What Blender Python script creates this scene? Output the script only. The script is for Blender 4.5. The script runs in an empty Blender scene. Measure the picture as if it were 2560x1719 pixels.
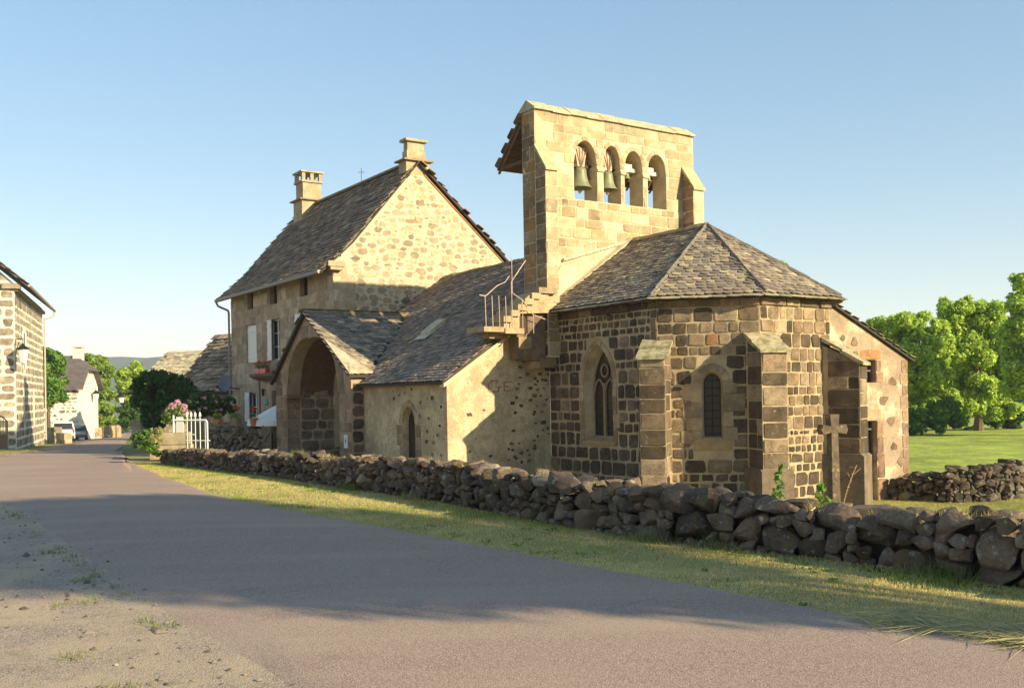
import bpy, math, random
import numpy as np
from mathutils import Vector, Matrix

# ---------------------------------------------------------------- scene, camera, light
sc = bpy.context.scene
COL = sc.collection
rnd = random.Random(11)
R = math.radians
FPX, CX, CY, EYE, ROLL = 2489.0, 1280.0, 987.0, 2.0, R(1.0)      # lens in pixels of the 2560 wide photograph
cam = bpy.data.cameras.new('camera'); cam_ob = bpy.data.objects.new('camera', cam); COL.objects.link(cam_ob)
cam.sensor_width = 36.0; cam.lens = 36.0 * FPX / 2560.0
cam.shift_y = (CY - 859.5) / 2560.0
cam.clip_start = 0.1; cam.clip_end = 6000
cr, sr = math.cos(ROLL), math.sin(ROLL)
cam_ob.matrix_world = Matrix(((cr, sr, 0, 0), (0, 0, -1, 0), (-sr, cr, 0, EYE), (0, 0, 0, 1)))
sc.camera = cam_ob

# church axes: E points east (towards the viewer), N north; P0 is the corner of the choir
TH = R(33.7)
E2 = np.array([math.sin(TH), -math.cos(TH)]); N2 = np.array([math.cos(TH), math.sin(TH)])
P0 = np.array([3.6722, 25.0])

SUN_EL, SUN_A = R(21.0), R(22.0)
sh = E2 * math.cos(SUN_A) + N2 * math.sin(SUN_A)
SUNV = Vector((sh[0] * math.cos(SUN_EL), sh[1] * math.cos(SUN_EL), math.sin(SUN_EL)))
world = bpy.data.worlds.new('World'); sc.world = world; world.use_nodes = True
wn = world.node_tree; wn.nodes.clear()
w_out = wn.nodes.new('ShaderNodeOutputWorld'); w_bg = wn.nodes.new('ShaderNodeBackground')
w_sky = wn.nodes.new('ShaderNodeTexSky'); w_sky.sky_type = 'NISHITA'; w_sky.sun_disc = False
w_sky.sun_elevation = SUN_EL; w_sky.sun_rotation = math.atan2(SUNV.x, SUNV.y)
w_sky.air_density = 1.0; w_sky.dust_density = .35; w_sky.ozone_density = 1.0; w_sky.altitude = 900
w_bg.inputs['Strength'].default_value = 0.142
w_gam = wn.nodes.new('ShaderNodeGamma'); w_gam.inputs[1].default_value = 0.53          # softer, hazier sky, the same all round
w_hsv = wn.nodes.new('ShaderNodeHueSaturation'); w_hsv.inputs['Saturation'].default_value = 1.66
w_tint = wn.nodes.new('ShaderNodeMix'); w_tint.data_type = 'RGBA'; w_tint.blend_type = 'MULTIPLY'; w_tint.inputs[0].default_value = 1.0; w_tint.inputs[7].default_value = (1.09, 1.0, 0.93, 1)
wn.links.new(w_sky.outputs[0], w_gam.inputs[0]); wn.links.new(w_gam.outputs[0], w_hsv.inputs['Color']); wn.links.new(w_hsv.outputs[0], w_tint.inputs[6]); wn.links.new(w_tint.outputs[2], w_bg.inputs['Color']); wn.links.new(w_bg.outputs[0], w_out.inputs['Surface'])
sun = bpy.data.lights.new('sun', 'SUN'); sun.energy = 3.35; sun.angle = R(0.6); sun.color = (1.0, 0.86, 0.56)
sun_ob = bpy.data.objects.new('sun', sun); COL.objects.link(sun_ob)
sun_ob.rotation_euler = SUNV.to_track_quat('Z', 'Y').to_euler(); sun_ob.location = (30, -30, 30)
sc.view_settings.view_transform = 'Standard'; sc.view_settings.look = 'None'
sc.view_settings.exposure = 1.56; sc.view_settings.gamma = 1.0
sc.cycles.use_denoising = True
sc.cycles.max_bounces = 6; sc.cycles.diffuse_bounces = 3; sc.cycles.transparent_max_bounces = 8

# ---------------------------------------------------------------- helpers
def W3(e, n, z): p = P0 + e * E2 + n * N2; return np.array([p[0], p[1], z])
def loc2(x, y): d = np.array([x, y]) - P0; return float(d @ E2), float(d @ N2)
def ray(px, py):
    xc, zc = (px - CX) / FPX, -(py - CY) / FPX
    return np.array([xc * cr + zc * sr, 1.0, -xc * sr + zc * cr])
def at(px, py, D): r = ray(px, py) * D; r[2] += EYE; return r
def project(p):
    x, z = p[0] / p[1], (p[2] - EYE) / p[1]
    return CX + FPX * (x * cr - z * sr), CY - FPX * (x * sr + z * cr)
def sstep(a, b, x): t = min(1, max(0, (x - a) / (b - a))); return t * t * (3 - 2 * t)
WALL_X = [-11.2, -10.38, -6.53, -3.56, -1.42, .52, 1.92, 2.89, 4.08, 4.99, 6.6, 9.0]; WALL_Y = [31.59, 30.61, 25.97, 21.8, 18.78, 15.33, 13.33, 12.47, 11.23, 9.76, 7.3, 3.6]
def ground(x, y):
    e, n = loc2(x, y)
    wr = sstep(-9, 4, x)
    bw = y - float(np.interp(x, WALL_X, WALL_Y))                       # behind the dry stone wall the churchyard lies lower
    g = -0.9 * sstep(-1, 5, n + 0.35 * e) * sstep(-16, -2, x - 0.2 * (y - 25)) - 0.026 * max(0, y - 35) * (1 - wr)
    return g - .34 * sstep(.6, 2.2, bw) * sstep(-11.5, -8, x) * (1 - sstep(30, 45, y))

WL = {}
def link(o, parent=None, wloc=(0, 0, 0)):
    COL.objects.link(o)
    wloc = np.array(wloc, float)
    if parent is not None:
        o.parent = parent; o.location = wloc - WL[parent.name]
    else: o.location = wloc
    WL[o.name] = wloc
    return o
def tag(o, label=None, cat=None, group=None, kind=None):
    if label: o['label'] = label
    if cat: o['category'] = cat
    if group: o['group'] = group
    if kind: o['kind'] = kind
    return o
def thing(name, base, label, cat, group=None):
    o = bpy.data.objects.new(name, None); o.empty_display_size = 0.3
    link(o, None, base); return tag(o, label, cat, group)
def mesh_ob(name, verts, faces, mat, parent=None, tint=None, smooth=False, origin=None, mats=None, fmat=None):
    v = np.asarray(verts, float).reshape(-1, 3)
    if origin is None: origin = WL[parent.name] if parent is not None else np.array([v[:, 0].mean(), v[:, 1].mean(), v[:, 2].min()])
    me = bpy.data.meshes.new(name)
    me.from_pydata((v - np.asarray(origin)).tolist(), [], faces)
    if tint is not None:
        a = me.attributes.new('tint', 'FLOAT_COLOR', 'POINT')
        t = np.ones((len(v), 4), np.float32); t[:, :3] = np.asarray(tint, np.float32)
        a.data.foreach_set('color', t.ravel())
    if mats:
        for m in mats: me.materials.append(m)
        me.polygons.foreach_set('material_index', np.asarray(fmat, np.int32))
    elif mat: me.materials.append(mat)
    if smooth: me.polygons.foreach_set('use_smooth', [True] * len(me.polygons))
    me.update()
    return link(bpy.data.objects.new(name, me), parent, origin)

class MB:                                             # collects several shapes of ONE part
    def __init__(s): s.v = []; s.f = []; s.t = []
    def add(s, vs, fs, tint=(1, 1, 1)):
        b = len(s.v); s.v += [tuple(map(float, p)) for p in vs]; s.f += [tuple(i + b for i in f) for f in fs]; s.t += [tint] * len(vs); return s
    def box(s, o, u, v, w, tint=(1, 1, 1)):           # corner + three edge vectors
        o, u, v, w = (np.asarray(a, float) for a in (o, u, v, w))
        p = [o, o + u, o + u + v, o + v, o + w, o + u + w, o + u + v + w, o + v + w]
        fs = [(0, 3, 2, 1), (4, 5, 6, 7), (0, 1, 5, 4), (1, 2, 6, 5), (2, 3, 7, 6), (3, 0, 4, 7)]
        if np.dot(np.cross(u, v), w) < 0: fs = [f[::-1] for f in fs]
        return s.add(p, fs, tint)
    def ebox(s, e0, e1, n0, n1, z0, z1, tint=(1, 1, 1)):
        return s.box(W3(e0, n0, z0), W3(e1, n0, z0) - W3(e0, n0, z0), W3(e0, n1, z0) - W3(e0, n0, z0), (0, 0, z1 - z0), tint)
    def bar(s, a, b, r, sides=6, r2=None, tint=(1, 1, 1)):
        a, b = np.asarray(a, float), np.asarray(b, float); d = b - a; L = np.linalg.norm(d); d = d / max(L, 1e-9)
        up = np.array([0, 0, 1.0]) if abs(d[2]) < .9 else np.array([1.0, 0, 0])
        x = np.cross(d, up); x /= np.linalg.norm(x); y = np.cross(d, x); r2 = r if r2 is None else r2
        vs = [a + (x * math.cos(2 * math.pi * i / sides) + y * math.sin(2 * math.pi * i / sides)) * r for i in range(sides)]
        vs += [b + (x * math.cos(2 * math.pi * i / sides) + y * math.sin(2 * math.pi * i / sides)) * r2 for i in range(sides)]
        fs = [(i, i + sides, (i + 1) % sides + sides, (i + 1) % sides) for i in range(sides)]
        fs += [tuple(range(sides)), tuple(range(2 * sides - 1, sides - 1, -1))]
        return s.add(vs, fs, tint)
    def tube(s, pts, r, sides=6, tint=(1, 1, 1)):
        for a, b in zip(pts[:-1], pts[1:]): s.bar(a, b, r, sides, None, tint)
        return s
    def lathe(s, c, prof, seg=20, tint=(1, 1, 1), ax=None):
        c = np.asarray(c, float); vs = []; fs = []
        for r, z in prof:
            for i in range(seg):
                a = 2 * math.pi * i / seg; vs.append(c + np.array([r * math.cos(a), r * math.sin(a), z]))
        for k in range(len(prof) - 1):
            for i in range(seg):
                j = (i + 1) % seg; fs.append((k * seg + i, k * seg + j, (k + 1) * seg + j, (k + 1) * seg + i))
        return s.add(vs, fs, tint)
    def prism(s, poly, d, tint=(1, 1, 1)):            # planar 3D polygon swept by vector d
        n = len(poly); d = np.asarray(d, float); vs = [np.asarray(p, float) for p in poly] + [np.asarray(p, float) + d for p in poly]
        fs = [tuple(range(n))[::-1], tuple(range(n, 2 * n))] + [(i, (i + 1) % n, (i + 1) % n + n, i + n) for i in range(n)]
        nn = sum((np.cross(vs[i] - vs[0], vs[(i + 1) % n] - vs[0]) for i in range(n)), np.zeros(3))
        if np.dot(nn, d) < 0: fs = [f[::-1] for f in fs]
        return s.add(vs, fs, tint)
    def build(s, name, mat, parent=None, smooth=False, kind=None, origin=None):
        o = mesh_ob(name, s.v, s.f, mat, parent, s.t, smooth, origin)
        if kind: o['kind'] = kind
        return o

# ---------------------------------------------------------------- materials
def nodes_of(name):
    m = bpy.data.materials.new(name); m.use_nodes = True; nt = m.node_tree
    return m, nt, nt.nodes['Principled BSDF']
def N_(nt, t, **kw):
    n = nt.nodes.new(t)
    for k, v in kw.items(): setattr(n, k, v)
    return n
def noise(nt, pos, scale, detail=3, rough=.6, dist=0.0):
    n = N_(nt, 'ShaderNodeTexNoise'); n.inputs['Scale'].default_value = scale; n.inputs['Detail'].default_value = detail
    n.inputs['Roughness'].default_value = rough; n.inputs['Distortion'].default_value = dist
    nt.links.new(pos, n.inputs['Vector']); return n.outputs['Fac']
def mapr(nt, v, a, b, c=0.0, d=1.0):
    n = N_(nt, 'ShaderNodeMapRange'); nt.links.new(v, n.inputs[0])
    for i, x in zip((1, 2, 3, 4), (a, b, c, d)): n.inputs[i].default_value = x
    return n.outputs[0]
def mixc(nt, fac, a, b, mode='MIX'):
    n = N_(nt, 'ShaderNodeMix', data_type='RGBA', blend_type=mode)
    for sock, val in ((n.inputs[0], fac), (n.inputs[6], a), (n.inputs[7], b)):
        if hasattr(val, 'is_linked'): nt.links.new(val, sock)
        elif isinstance(val, (int, float)): sock.default_value = val
        else: sock.default_value = (*val, 1)
    return n.outputs[2]
def noisy(name, col=None, var=.3, s1=1.7, s2=22., bump=.4, bd=.01, rough=.92, spots=(), tint=False, spec=.25, col2=None, c2=(.45, .62, 1.2), bs=None, stretch=None):
    m, nt, b = nodes_of(name)
    g = N_(nt, 'ShaderNodeNewGeometry'); pos = g.outputs['Position']
    if stretch:
        mp = N_(nt, 'ShaderNodeMapping'); mp.inputs['Scale'].default_value = stretch; nt.links.new(pos, mp.inputs[0]); pos = mp.outputs[0]
    if tint:
        a = N_(nt, 'ShaderNodeAttribute', attribute_name='tint'); base = a.outputs['Color']
        if col: base = mixc(nt, 1.0, base, col, 'MULTIPLY')
    else:
        rg = N_(nt, 'ShaderNodeRGB'); rg.outputs[0].default_value = (*col, 1); base = rg.outputs[0]
    n1 = noise(nt, pos, s1, 4); n2 = noise(nt, pos, s2, 4, .7)
    if col2: base = mixc(nt, mapr(nt, noise(nt, pos, c2[2], 5, .65), c2[0], c2[1]), base, col2)
    f = N_(nt, 'ShaderNodeMath', operation='ADD'); nt.links.new(mapr(nt, n1, .3, .7, -var, var), f.inputs[0]); nt.links.new(mapr(nt, n2, .3, .7, -var * .8, var * .8), f.inputs[1])
    f2 = N_(nt, 'ShaderNodeMath', operation='ADD'); nt.links.new(f.outputs[0], f2.inputs[0]); f2.inputs[1].default_value = 1.0
    cc = N_(nt, 'ShaderNodeCombineColor'); [nt.links.new(f2.outputs[0], cc.inputs[i]) for i in range(3)]
    base = mixc(nt, 1.0, base, cc.outputs[0], 'MULTIPLY')
    for (sc_, s, lo, hi, amt) in spots:
        base = mixc(nt, mapr(nt, noise(nt, pos, s, 4, .62), lo, hi, 0, amt), base, sc_)
    nt.links.new(base, b.inputs['Base Color'])
    b.inputs['Roughness'].default_value = rough; b.inputs['Specular IOR Level'].default_value = spec
    if bump:
        bp = N_(nt, 'ShaderNodeBump'); bp.inputs['Strength'].default_value = bump; bp.inputs['Distance'].default_value = bd
        hh = N_(nt, 'ShaderNodeMath', operation='ADD'); nt.links.new(noise(nt, pos, bs or s2, 5, .7), hh.inputs[0]); nt.links.new(n1, hh.inputs[1])
        nt.links.new(hh.outputs[0], bp.inputs['Height']); nt.links.new(bp.outputs[0], b.inputs['Normal'])
    return m
def plain(name, col, rough=.6, metal=0.0, spec=.4):
    m, nt, b = nodes_of(name); b.inputs['Base Color'].default_value = (*col, 1); b.inputs['Roughness'].default_value = rough
    b.inputs['Metallic'].default_value = metal; b.inputs['Specular IOR Level'].default_value = spec; return m

ORANGE, PALE, MOSS = (.42, .17, .04), (.52, .47, .36), (.16, .15, .03)
M_mortar = noisy('lime_mortar', (.41, .315, .19), .22, 2.2, 30, .5, .012, col2=(.30, .21, .12), c2=(.5, .7, 1.4))
M_mortar_cream = noisy('cream_mortar', (.58, .47, .30), .14, 2.2, 30, .4, .012)
M_mortar_white = noisy('white_mortar', (.72, .63, .48), .12, 2.2, 30, .4, .012)
M_stone = noisy('basalt_block', None, .42, 3.0, 26, .8, .014, tint=True, spots=((PALE, 9, .62, .72, .35), ((.03, .022, .016), 5, .6, .75, .5)))
M_ashlar = noisy('tan_ashlar', None, .26, 2.2, 28, .6, .01, tint=True, spots=((ORANGE, 1.6, .60, .72, .16), (PALE, 6, .56, .70, .5), ((.12, .09, .055), 3.2, .60, .74, .5), ((.55, .49, .36), 1.1, .60, .70, .35)))
M_wallstone = noisy('field_stone', None, .40, 2.5, 18, .9, .02, tint=True, spots=(((.38, .34, .26), 8, .60, .66, .6), ((.17, .12, .03), 2.6, .58, .70, .5), ((.46, .42, .33), 22, .65, .69, .5)))
M_plaster = noisy('old_render', (.58, .455, .285), .26, .9, 18, 1.0, .035, col2=(.42, .32, .20), c2=(.46, .60, .8), spots=(((.41, .31, .19), 4.2, .52, .56, .7), ((.60, .50, .33), 2.9, .60, .63, .6), ((.21, .16, .10), 1.5, .62, .74, .5), ((.17, .12, .075), 6.5, .66, .70, .75), ((.66, .53, .34), 2.4, .62, .72, .5)))
M_annex = noisy('pink_render', (.34, .25, .17), .22, 1.2, 12, .7, .02, col2=(.56, .44, .29), c2=(.50, .60, 1.1), spots=(((.14, .09, .06), 3.4, .60, .68, .6),))
M_slate = noisy('slate', None, .28, 4, 35, .4, .006, .92, tint=True, spec=.12, spots=(((.40, .34, .20), 5.5, .60, .72, .32), ((.09, .075, .07), 2.2, .6, .75, .35)))
M_lauze = noisy('rough_slab', None, .35, 3, 25, .6, .01, .95, tint=True, spec=.1, spots=(((.38, .31, .20), 4.5, .60, .72, .35), ((.10, .08, .066), 2.0, .58, .75, .4)))
M_underroof = plain('roof_underlay', (.05, .04, .035), .9)
M_wood = noisy('old_timber', (.17, .095, .055), .35, 4, 30, .4, .005, .85, stretch=(1, 1, 6))
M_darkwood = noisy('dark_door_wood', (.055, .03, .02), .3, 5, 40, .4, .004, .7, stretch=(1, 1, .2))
M_glass = plain('dark_window_glass', (.02, .018, .02), .25, 0, .6)
M_bronze = noisy('green_bronze', (.20, .20, .105), .25, 3, 30, .3, .003, .5, spec=.5, spots=(((.30, .33, .20), 4, .55, .7, .5),))
M_iron = plain('dark_iron', (.035, .03, .028), .6, .6)
M_redpaint = plain('red_iron', (.20, .055, .035), .6)
M_rust = noisy('pinkish_railing_iron', (.50, .36, .27), .2, 6, 40, 0, .01, .7)
M_white = plain('white_paint', (.78, .76, .70), .5)
M_wframe = plain('white_window_frame', (.72, .70, .66), .5)
M_palewood = noisy('pale_yoke_wood', (.50, .36, .22), .2, 6, 40, .2, .003, .8)

# ---------------------------------------------------------------- masonry
def rough_rect(u0, v0, u1, v1, j, cut=.16):
    w, h = u1 - u0, v1 - v0; c = min(w, h) * cut; r = lambda: rnd.uniform(-j, j)
    k = lambda: c * rnd.uniform(.3, 1.3)
    p = [(u0 + k(), v0), (u1 - k(), v0), (u1, v0 + k()), (u1, v1 - k()), (u1 - k(), v1), (u0 + k(), v1), (u0, v1 - k()), (u0, v0 + k())]
    if w > 1.7 * h: p.insert(1, ((u0 + u1) / 2, v0)); p.insert(6, ((u0 + u1) / 2, v1))
    return [(a + r(), b + r()) for a, b in p]
def clip_poly(poly, convex):
    out = poly
    n = len(convex)
    for i in range(n):
        (ax, ay), (bx, by) = convex[i], convex[(i + 1) % n]; inp = out; out = []
        if not inp: return []
        side = lambda p: (bx - ax) * (p[1] - ay) - (by - ay) * (p[0] - ax)
        for k in range(len(inp)):
            p, q = inp[k], inp[(k + 1) % len(inp)]; sp, sq = side(p), side(q)
            if sp >= 0: out.append(p)
            if (sp >= 0) != (sq >= 0):
                t = sp / (sp - sq); out.append((p[0] + t * (q[0] - p[0]), p[1] + t * (q[1] - p[1])))
    return out
def area2(p): return 0.5 * sum(p[i][0] * p[(i + 1) % len(p)][1] - p[(i + 1) % len(p)][0] * p[i][1] for i in range(len(p)))
class Frame:                                         # wall plane: origin, horizontal U, up V, outward normal
    def __init__(s, O, U, Nn, V=(0, 0, 1)): s.O = np.asarray(O, float); s.U = np.asarray(U, float); s.U /= np.linalg.norm(s.U); s.N = np.asarray(Nn, float); s.N /= np.linalg.norm(s.N); s.V = np.asarray(V, float); s.V /= np.linalg.norm(s.V)
    def p(s, u, v, d=0.0): return s.O + s.U * u + s.V * v + s.N * d
def frame_en(e0, n0, e1, n1, z=0.0):                 # from plan point 0 (left seen from outside) to plan point 1
    a, b = W3(e0, n0, z), W3(e1, n1, z); U = (b - a) / np.linalg.norm(b - a); return Frame(a, U, np.cross(U, (0, 0, 1))), float(np.linalg.norm(b - a))
PIECES = {}                                          # (thing name, kind) -> list of pieces
def piece(key, poly3, faces, tint, mat, part, seen): PIECES.setdefault(key, []).append((np.asarray(poly3), faces, tint, mat, part, seen))
def stone(key, fr, poly, d, inset, tint, mat, part, back=.04):
    if len(poly) < 3: return
    a = area2(poly)
    if a < 0: poly = poly[::-1]; a = -a
    if a < .004: return
    n = len(poly); cx = sum(p[0] for p in poly) / n; cy = sum(p[1] for p in poly) / n
    ins = []
    tl = (rnd.uniform(-.012, .012), rnd.uniform(-.012, .012))
    for (x, y) in poly:
        L = math.hypot(cx - x, cy - y) or 1; k = min(inset, L * .45); ins.append((x + (cx - x) / L * k, y + (cy - y) / L * k))
    vs = [fr.p(x, y, -back) for x, y in poly] + [fr.p(x, y, d * .45) for x, y in poly] + [fr.p(x, y, d + (x - cx) * tl[0] * 3 + (y - cy) * tl[1] * 3) for x, y in ins]
    if np.dot(np.cross(fr.U, fr.V), fr.N) > 0:
        fs = [(k * n + i, k * n + (i + 1) % n, (k + 1) * n + (i + 1) % n, (k + 1) * n + i) for k in (0, 1) for i in range(n)] + [tuple(range(2 * n, 3 * n))]
    else:
        fs = [(k * n + i, (k + 1) * n + i, (k + 1) * n + (i + 1) % n, k * n + (i + 1) % n) for k in (0, 1) for i in range(n)] + [tuple(range(3 * n - 1, 2 * n - 1, -1))]
    c = fr.p(cx, cy, d); see = 0.0
    if c[1] > 1:
        px, py = project(c); vd = np.array([0, 0, EYE]) - c; dist = np.linalg.norm(vd); fc = np.dot(vd / dist, fr.N)
        if -20 < px < 2580 and -20 < py < 1740 and fc > 0.02: see = a * fc / dist ** 2
    piece(key, vs, fs, tint, mat, part, see)
def pick(pal):
    t = rnd.random() * sum(w for w, _ in pal)
    for w, c in pal:
        t -= w
        if t <= 0: break
    k = rnd.uniform(.82, 1.2); h = rnd.uniform(-.04, .04); return (c[0] * k * (1 + h), c[1] * k, c[2] * k * (1 - h))
def courses(key, part, fr, u0, u1, v0, v1, hc, wc, pal, mat, joint=.03, jit=.015, depth=.02, cut=.16, holes=(), clip=None, skip=0.0, inset=.02, hvar=.2, gap=None):
    v = v0
    while v < v1 - .06:
        h = hc * rnd.uniform(1 - hvar, 1 + hvar)
        if v1 - v - h < hc * .45: h = v1 - v
        segs = [(u0, u1)]
        for hole in holes:
            iv = [hole(v + h * t) for t in (.02, .5, .98)]; iv = [x for x in iv if x]
            if iv:
                a, b = min(x[0] for x in iv), max(x[1] for x in iv); ns = []
                for s, t in segs:
                    if b <= s or a >= t: ns.append((s, t))
                    else:
                        if a - s > .08: ns.append((s, a))
                        if t - b > .08: ns.append((b, t))
                segs = ns
        for s, t in segs:
            u = s
            while u < t - .05:
                w = h * rnd.uniform(wc[0], wc[1]) if isinstance(wc, tuple) else wc
                if t - u - w < hc * wc[0] * .6: w = t - u
                if rnd.random() >= skip:
                    g = joint * rnd.uniform(.6, 1.5); g2 = joint * rnd.uniform(.5, 1.4)
                    p = rough_rect(u + g / 2, v + g2 / 2, u + w - g / 2, v + h - g2 / 2, jit, cut)
                    if clip: p = clip_poly(p, clip)
                    stone(key, fr, p, depth * rnd.uniform(.5, 1.4), inset, pick(pal), mat, part)
                u += w
        v += h
def flush(key, limit, name):
    L = sorted(PIECES.pop(key, []), key=lambda q: -q[5]); rest = {}
    for i, (v, f, t, m, part, see) in enumerate(L):
        if i < limit and see > 0: mesh_ob(name, v, f, m, part, [t] * len(v), origin=v.mean(axis=0))
        else: rest.setdefault((part.name, m.name), []).append((v, f, t, m, part))
    for (pn, mn), q in rest.items():
        mb = MB()
        for v, f, t, m, part in q: mb.add(v, f, t)
        tag(mb.build(name + '_course' if name != 'slate' else 'slate_courses', q[0][3], q[0][4]), kind='stuff')
# wall sheet with openings: openings = (ul, ur, sill, topfn); returns mesh in MB
def wall_sheet(mb, fr, u0, u1, v0, topfn, openings=(), extra=(), depth=.5, back=True, d0=0.0):
    us = {u0, u1, *extra}
    for ul, ur, si, tf in openings: us |= {ul + (ur - ul) * k / 14 for k in range(15)}
    us = sorted(u for u in us if u0 - 1e-6 <= u <= u1 + 1e-6)
    for dd, flip in ((d0, False), (d0 - depth, True)) if back else ((d0, False),):
        for a, b in zip(us[:-1], us[1:]):
            m = (a + b) / 2; op = [o for o in openings if o[0] < m < o[1]]
            q = []
            if op:
                _, _, si, tf = op[0]
                if si > v0 + 1e-4: q.append([(a, v0), (b, v0), (b, si), (a, si)])
                q.append([(a, tf(a)), (b, tf(b)), (b, topfn(b)), (a, topfn(a))])
            else: q.append([(a, v0), (b, v0), (b, topfn(b)), (a, topfn(a))])
            for pl in q: mb.add([fr.p(x, y, dd) for x, y in (pl[::-1] if flip else pl)], [(0, 1, 2, 3)])
    if back:
        for a, b in zip(us[:-1], us[1:]): mb.add([fr.p(a, topfn(a), d0), fr.p(b, topfn(b), d0), fr.p(b, topfn(b), d0 - depth), fr.p(a, topfn(a), d0 - depth)], [(0, 1, 2, 3)])
        for u, fl in ((u0, 1), (u1, 0)):
            q = [fr.p(u, v0, d0), fr.p(u, topfn(u), d0), fr.p(u, topfn(u), d0 - depth), fr.p(u, v0, d0 - depth)]; mb.add(q[::-1] if fl else q, [(0, 1, 2, 3)])
def loop_of(op, k=14):
    ul, ur, si, tf = op
    return [(ul, si)] + [(ul + (ur - ul) * (0.5 - 0.5 * math.cos(math.pi * i / k)), 0) for i in range(k + 1)] + [(ur, si)], tf
def reveal(mb, fr, op, depth, splay=0.0, d0=0.0, sillslope=0.0, k=14):
    pts, tf = loop_of(op, k); pts = [(u, v if i in (0, len(pts) - 1) else tf(u)) for i, (u, v) in enumerate(pts)]
    cu = (op[0] + op[1]) / 2; hw = (op[1] - op[0]) / 2; inn = [(cu + (u - cu) * (1 - splay / hw), v - (splay if i not in (0, len(pts) - 1) else -sillslope)) for i, (u, v) in enumerate(pts)]
    n = len(pts)
    for i in range(n):
        a, b = pts[i], pts[(i + 1) % n]; c, d = inn[(i + 1) % n], inn[i]
        mb.add([fr.p(*a, d0), fr.p(*b, d0), fr.p(*c, d0 - depth), fr.p(*d, d0 - depth)], [(0, 1, 2, 3)])
    return inn
def pointed(cu, hw, spring, rise): 
    # two arcs meeting in a point; rise above the spring line
    rr = (rise * rise + hw * hw) / (2 * hw)
    return lambda u: spring + math.sqrt(max(0.0, rr * rr - (abs(u - cu) - hw + rr) ** 2))
def round_arch(cu, hw, spring, k=1.0): return lambda u: spring + k * math.sqrt(max(0.0, hw * hw - (u - cu) ** 2))
def arch_hole(cu, hw, sill, spring, tf):
    def f(v):
        if v < sill: return None
        if v <= spring: return (cu - hw, cu + hw)
        lo, hi = 0.0, hw
        if v >= tf(cu): return None
        for _ in range(18):
            m = (lo + hi) / 2
            if tf(cu + m) >= v: lo = m
            else: hi = m
        return (cu - lo, cu + lo)
    return f
def arch_ring(key, part, fr, cu, hw, spring, tf, t, n, pal, mat, d=.02, clip=None):
    # voussoirs following the curve tf, thickness t
    ps = []
    K = 60
    for i in range(K + 1):
        u = cu - hw * math.cos(math.pi * i / K); ps.append((u, tf(u)))
    L = [0]
    for a, b in zip(ps[:-1], ps[1:]): L.append(L[-1] + math.hypot(b[0] - a[0], b[1] - a[1]))
    def samp(s):
        for i in range(K):
            if L[i + 1] >= s: break
        f = (s - L[i]) / max(1e-9, L[i + 1] - L[i]); a, b = ps[i], ps[i + 1]; x, y = a[0] + f * (b[0] - a[0]), a[1] + f * (b[1] - a[1])
        dx, dy = b[0] - a[0], b[1] - a[1]; q = math.hypot(dx, dy); return x, y, -dy / q, dx / q
    for k in range(n):
        s0, s1 = L[-1] * k / n + .008, L[-1] * (k + 1) / n - .008; inner = []; outer = []
        for m in (0, .5, 1):
            x, y, nx, ny = samp(s0 + (s1 - s0) * m); inner.append((x + nx * .004, y + ny * .004)); outer.append((x + nx * t, y + ny * t))
        pl = inner + outer[::-1]
        if clip:
            if area2(pl) < 0: pl = pl[::-1]
            pl = clip_poly(pl, clip)
        stone(key, fr, pl, d, .012, pick(pal), mat, part)
# roof covering: plane through O with unit vectors U (along eave) and S (up the slope); poly = convex outline in (u,s)
def slates(key, part, O, U, S, poly, w, ex, pal, mat, th=.016, lift=.03, pointy=.5, jit=.1):
    O, U, S = (np.asarray(a, float) for a in (O, U, S)); U = U / np.linalg.norm(U); S = S / np.linalg.norm(S); Nn = np.cross(U, S)
    if Nn[2] < 0: Nn = -Nn
    flipf = np.dot(np.cross(U, S), Nn) < 0
    u0, u1 = min(p[0] for p in poly), max(p[0] for p in poly); s0, s1 = min(p[1] for p in poly), max(p[1] for p in poly)
    if area2(poly) < 0: poly = poly[::-1]
    inside = lambda x, y: all((poly[(i + 1) % len(poly)][0] - poly[i][0]) * (y - poly[i][1]) - (poly[(i + 1) % len(poly)][1] - poly[i][1]) * (x - poly[i][0]) >= -1e-6 for i in range(len(poly)))
    s, r = s0, 0
    while s < s1:
        u = u0 - w * (r % 2) * .5 - w * .2
        while u < u1 + w:
            ww = w * rnd.uniform(1 - 1.6 * jit, 1 + 1.6 * jit)
            cu, cs = u + ww / 2, s + ex * .5
            if inside(cu, cs):
                dl = rnd.uniform(-.12, .12) * ex * (jit * 8); le = ex * 1.55; hw = ww / 2 * .985
                b = s + dl; rt = rnd.uniform(-.03, .03) * jit * 8
                out = [(cu - hw, s + le), (cu - hw, b + ex * pointy * .6), (cu - hw * .55, b + ex * pointy * .12), (cu, b), (cu + hw * .55, b + ex * pointy * .12 + rt), (cu + hw, b + ex * pointy * .6), (cu + hw, s + le)]
                lf = lift * rnd.uniform(.7, 1.5)
                hgt = lambda y: lf * max(0, 1 - (y - s) / le) + .006
                top = [O + U * x + S * y + Nn * (hgt(y) + th) for x, y in out]; bot = [O + U * x + S * y + Nn * hgt(y) for x, y in out]
                n = len(out); vs = top + bot
                fs = [tuple(range(n))] + [(i, i + n, (i + 1) % n + n, (i + 1) % n) for i in range(n - 1)]
                if flipf: fs = [f[::-1] for f in fs]
                c = O + U * cu + S * cs; see = 0
                if c[1] > 1:
                    px, py = project(c); vd = np.array([0, 0, EYE]) - c; dist = np.linalg.norm(vd); fc = np.dot(vd / dist, Nn)
                    if -10 < px < 2570 and 0 < py < 1719 and fc > .01: see = ww * ex * fc / dist ** 2
                piece(key, vs, fs, pick(pal), mat, part, see)
            u += ww
        s += ex * rnd.uniform(1 - jit * .4, 1 + jit * .4); r += 1
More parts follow.
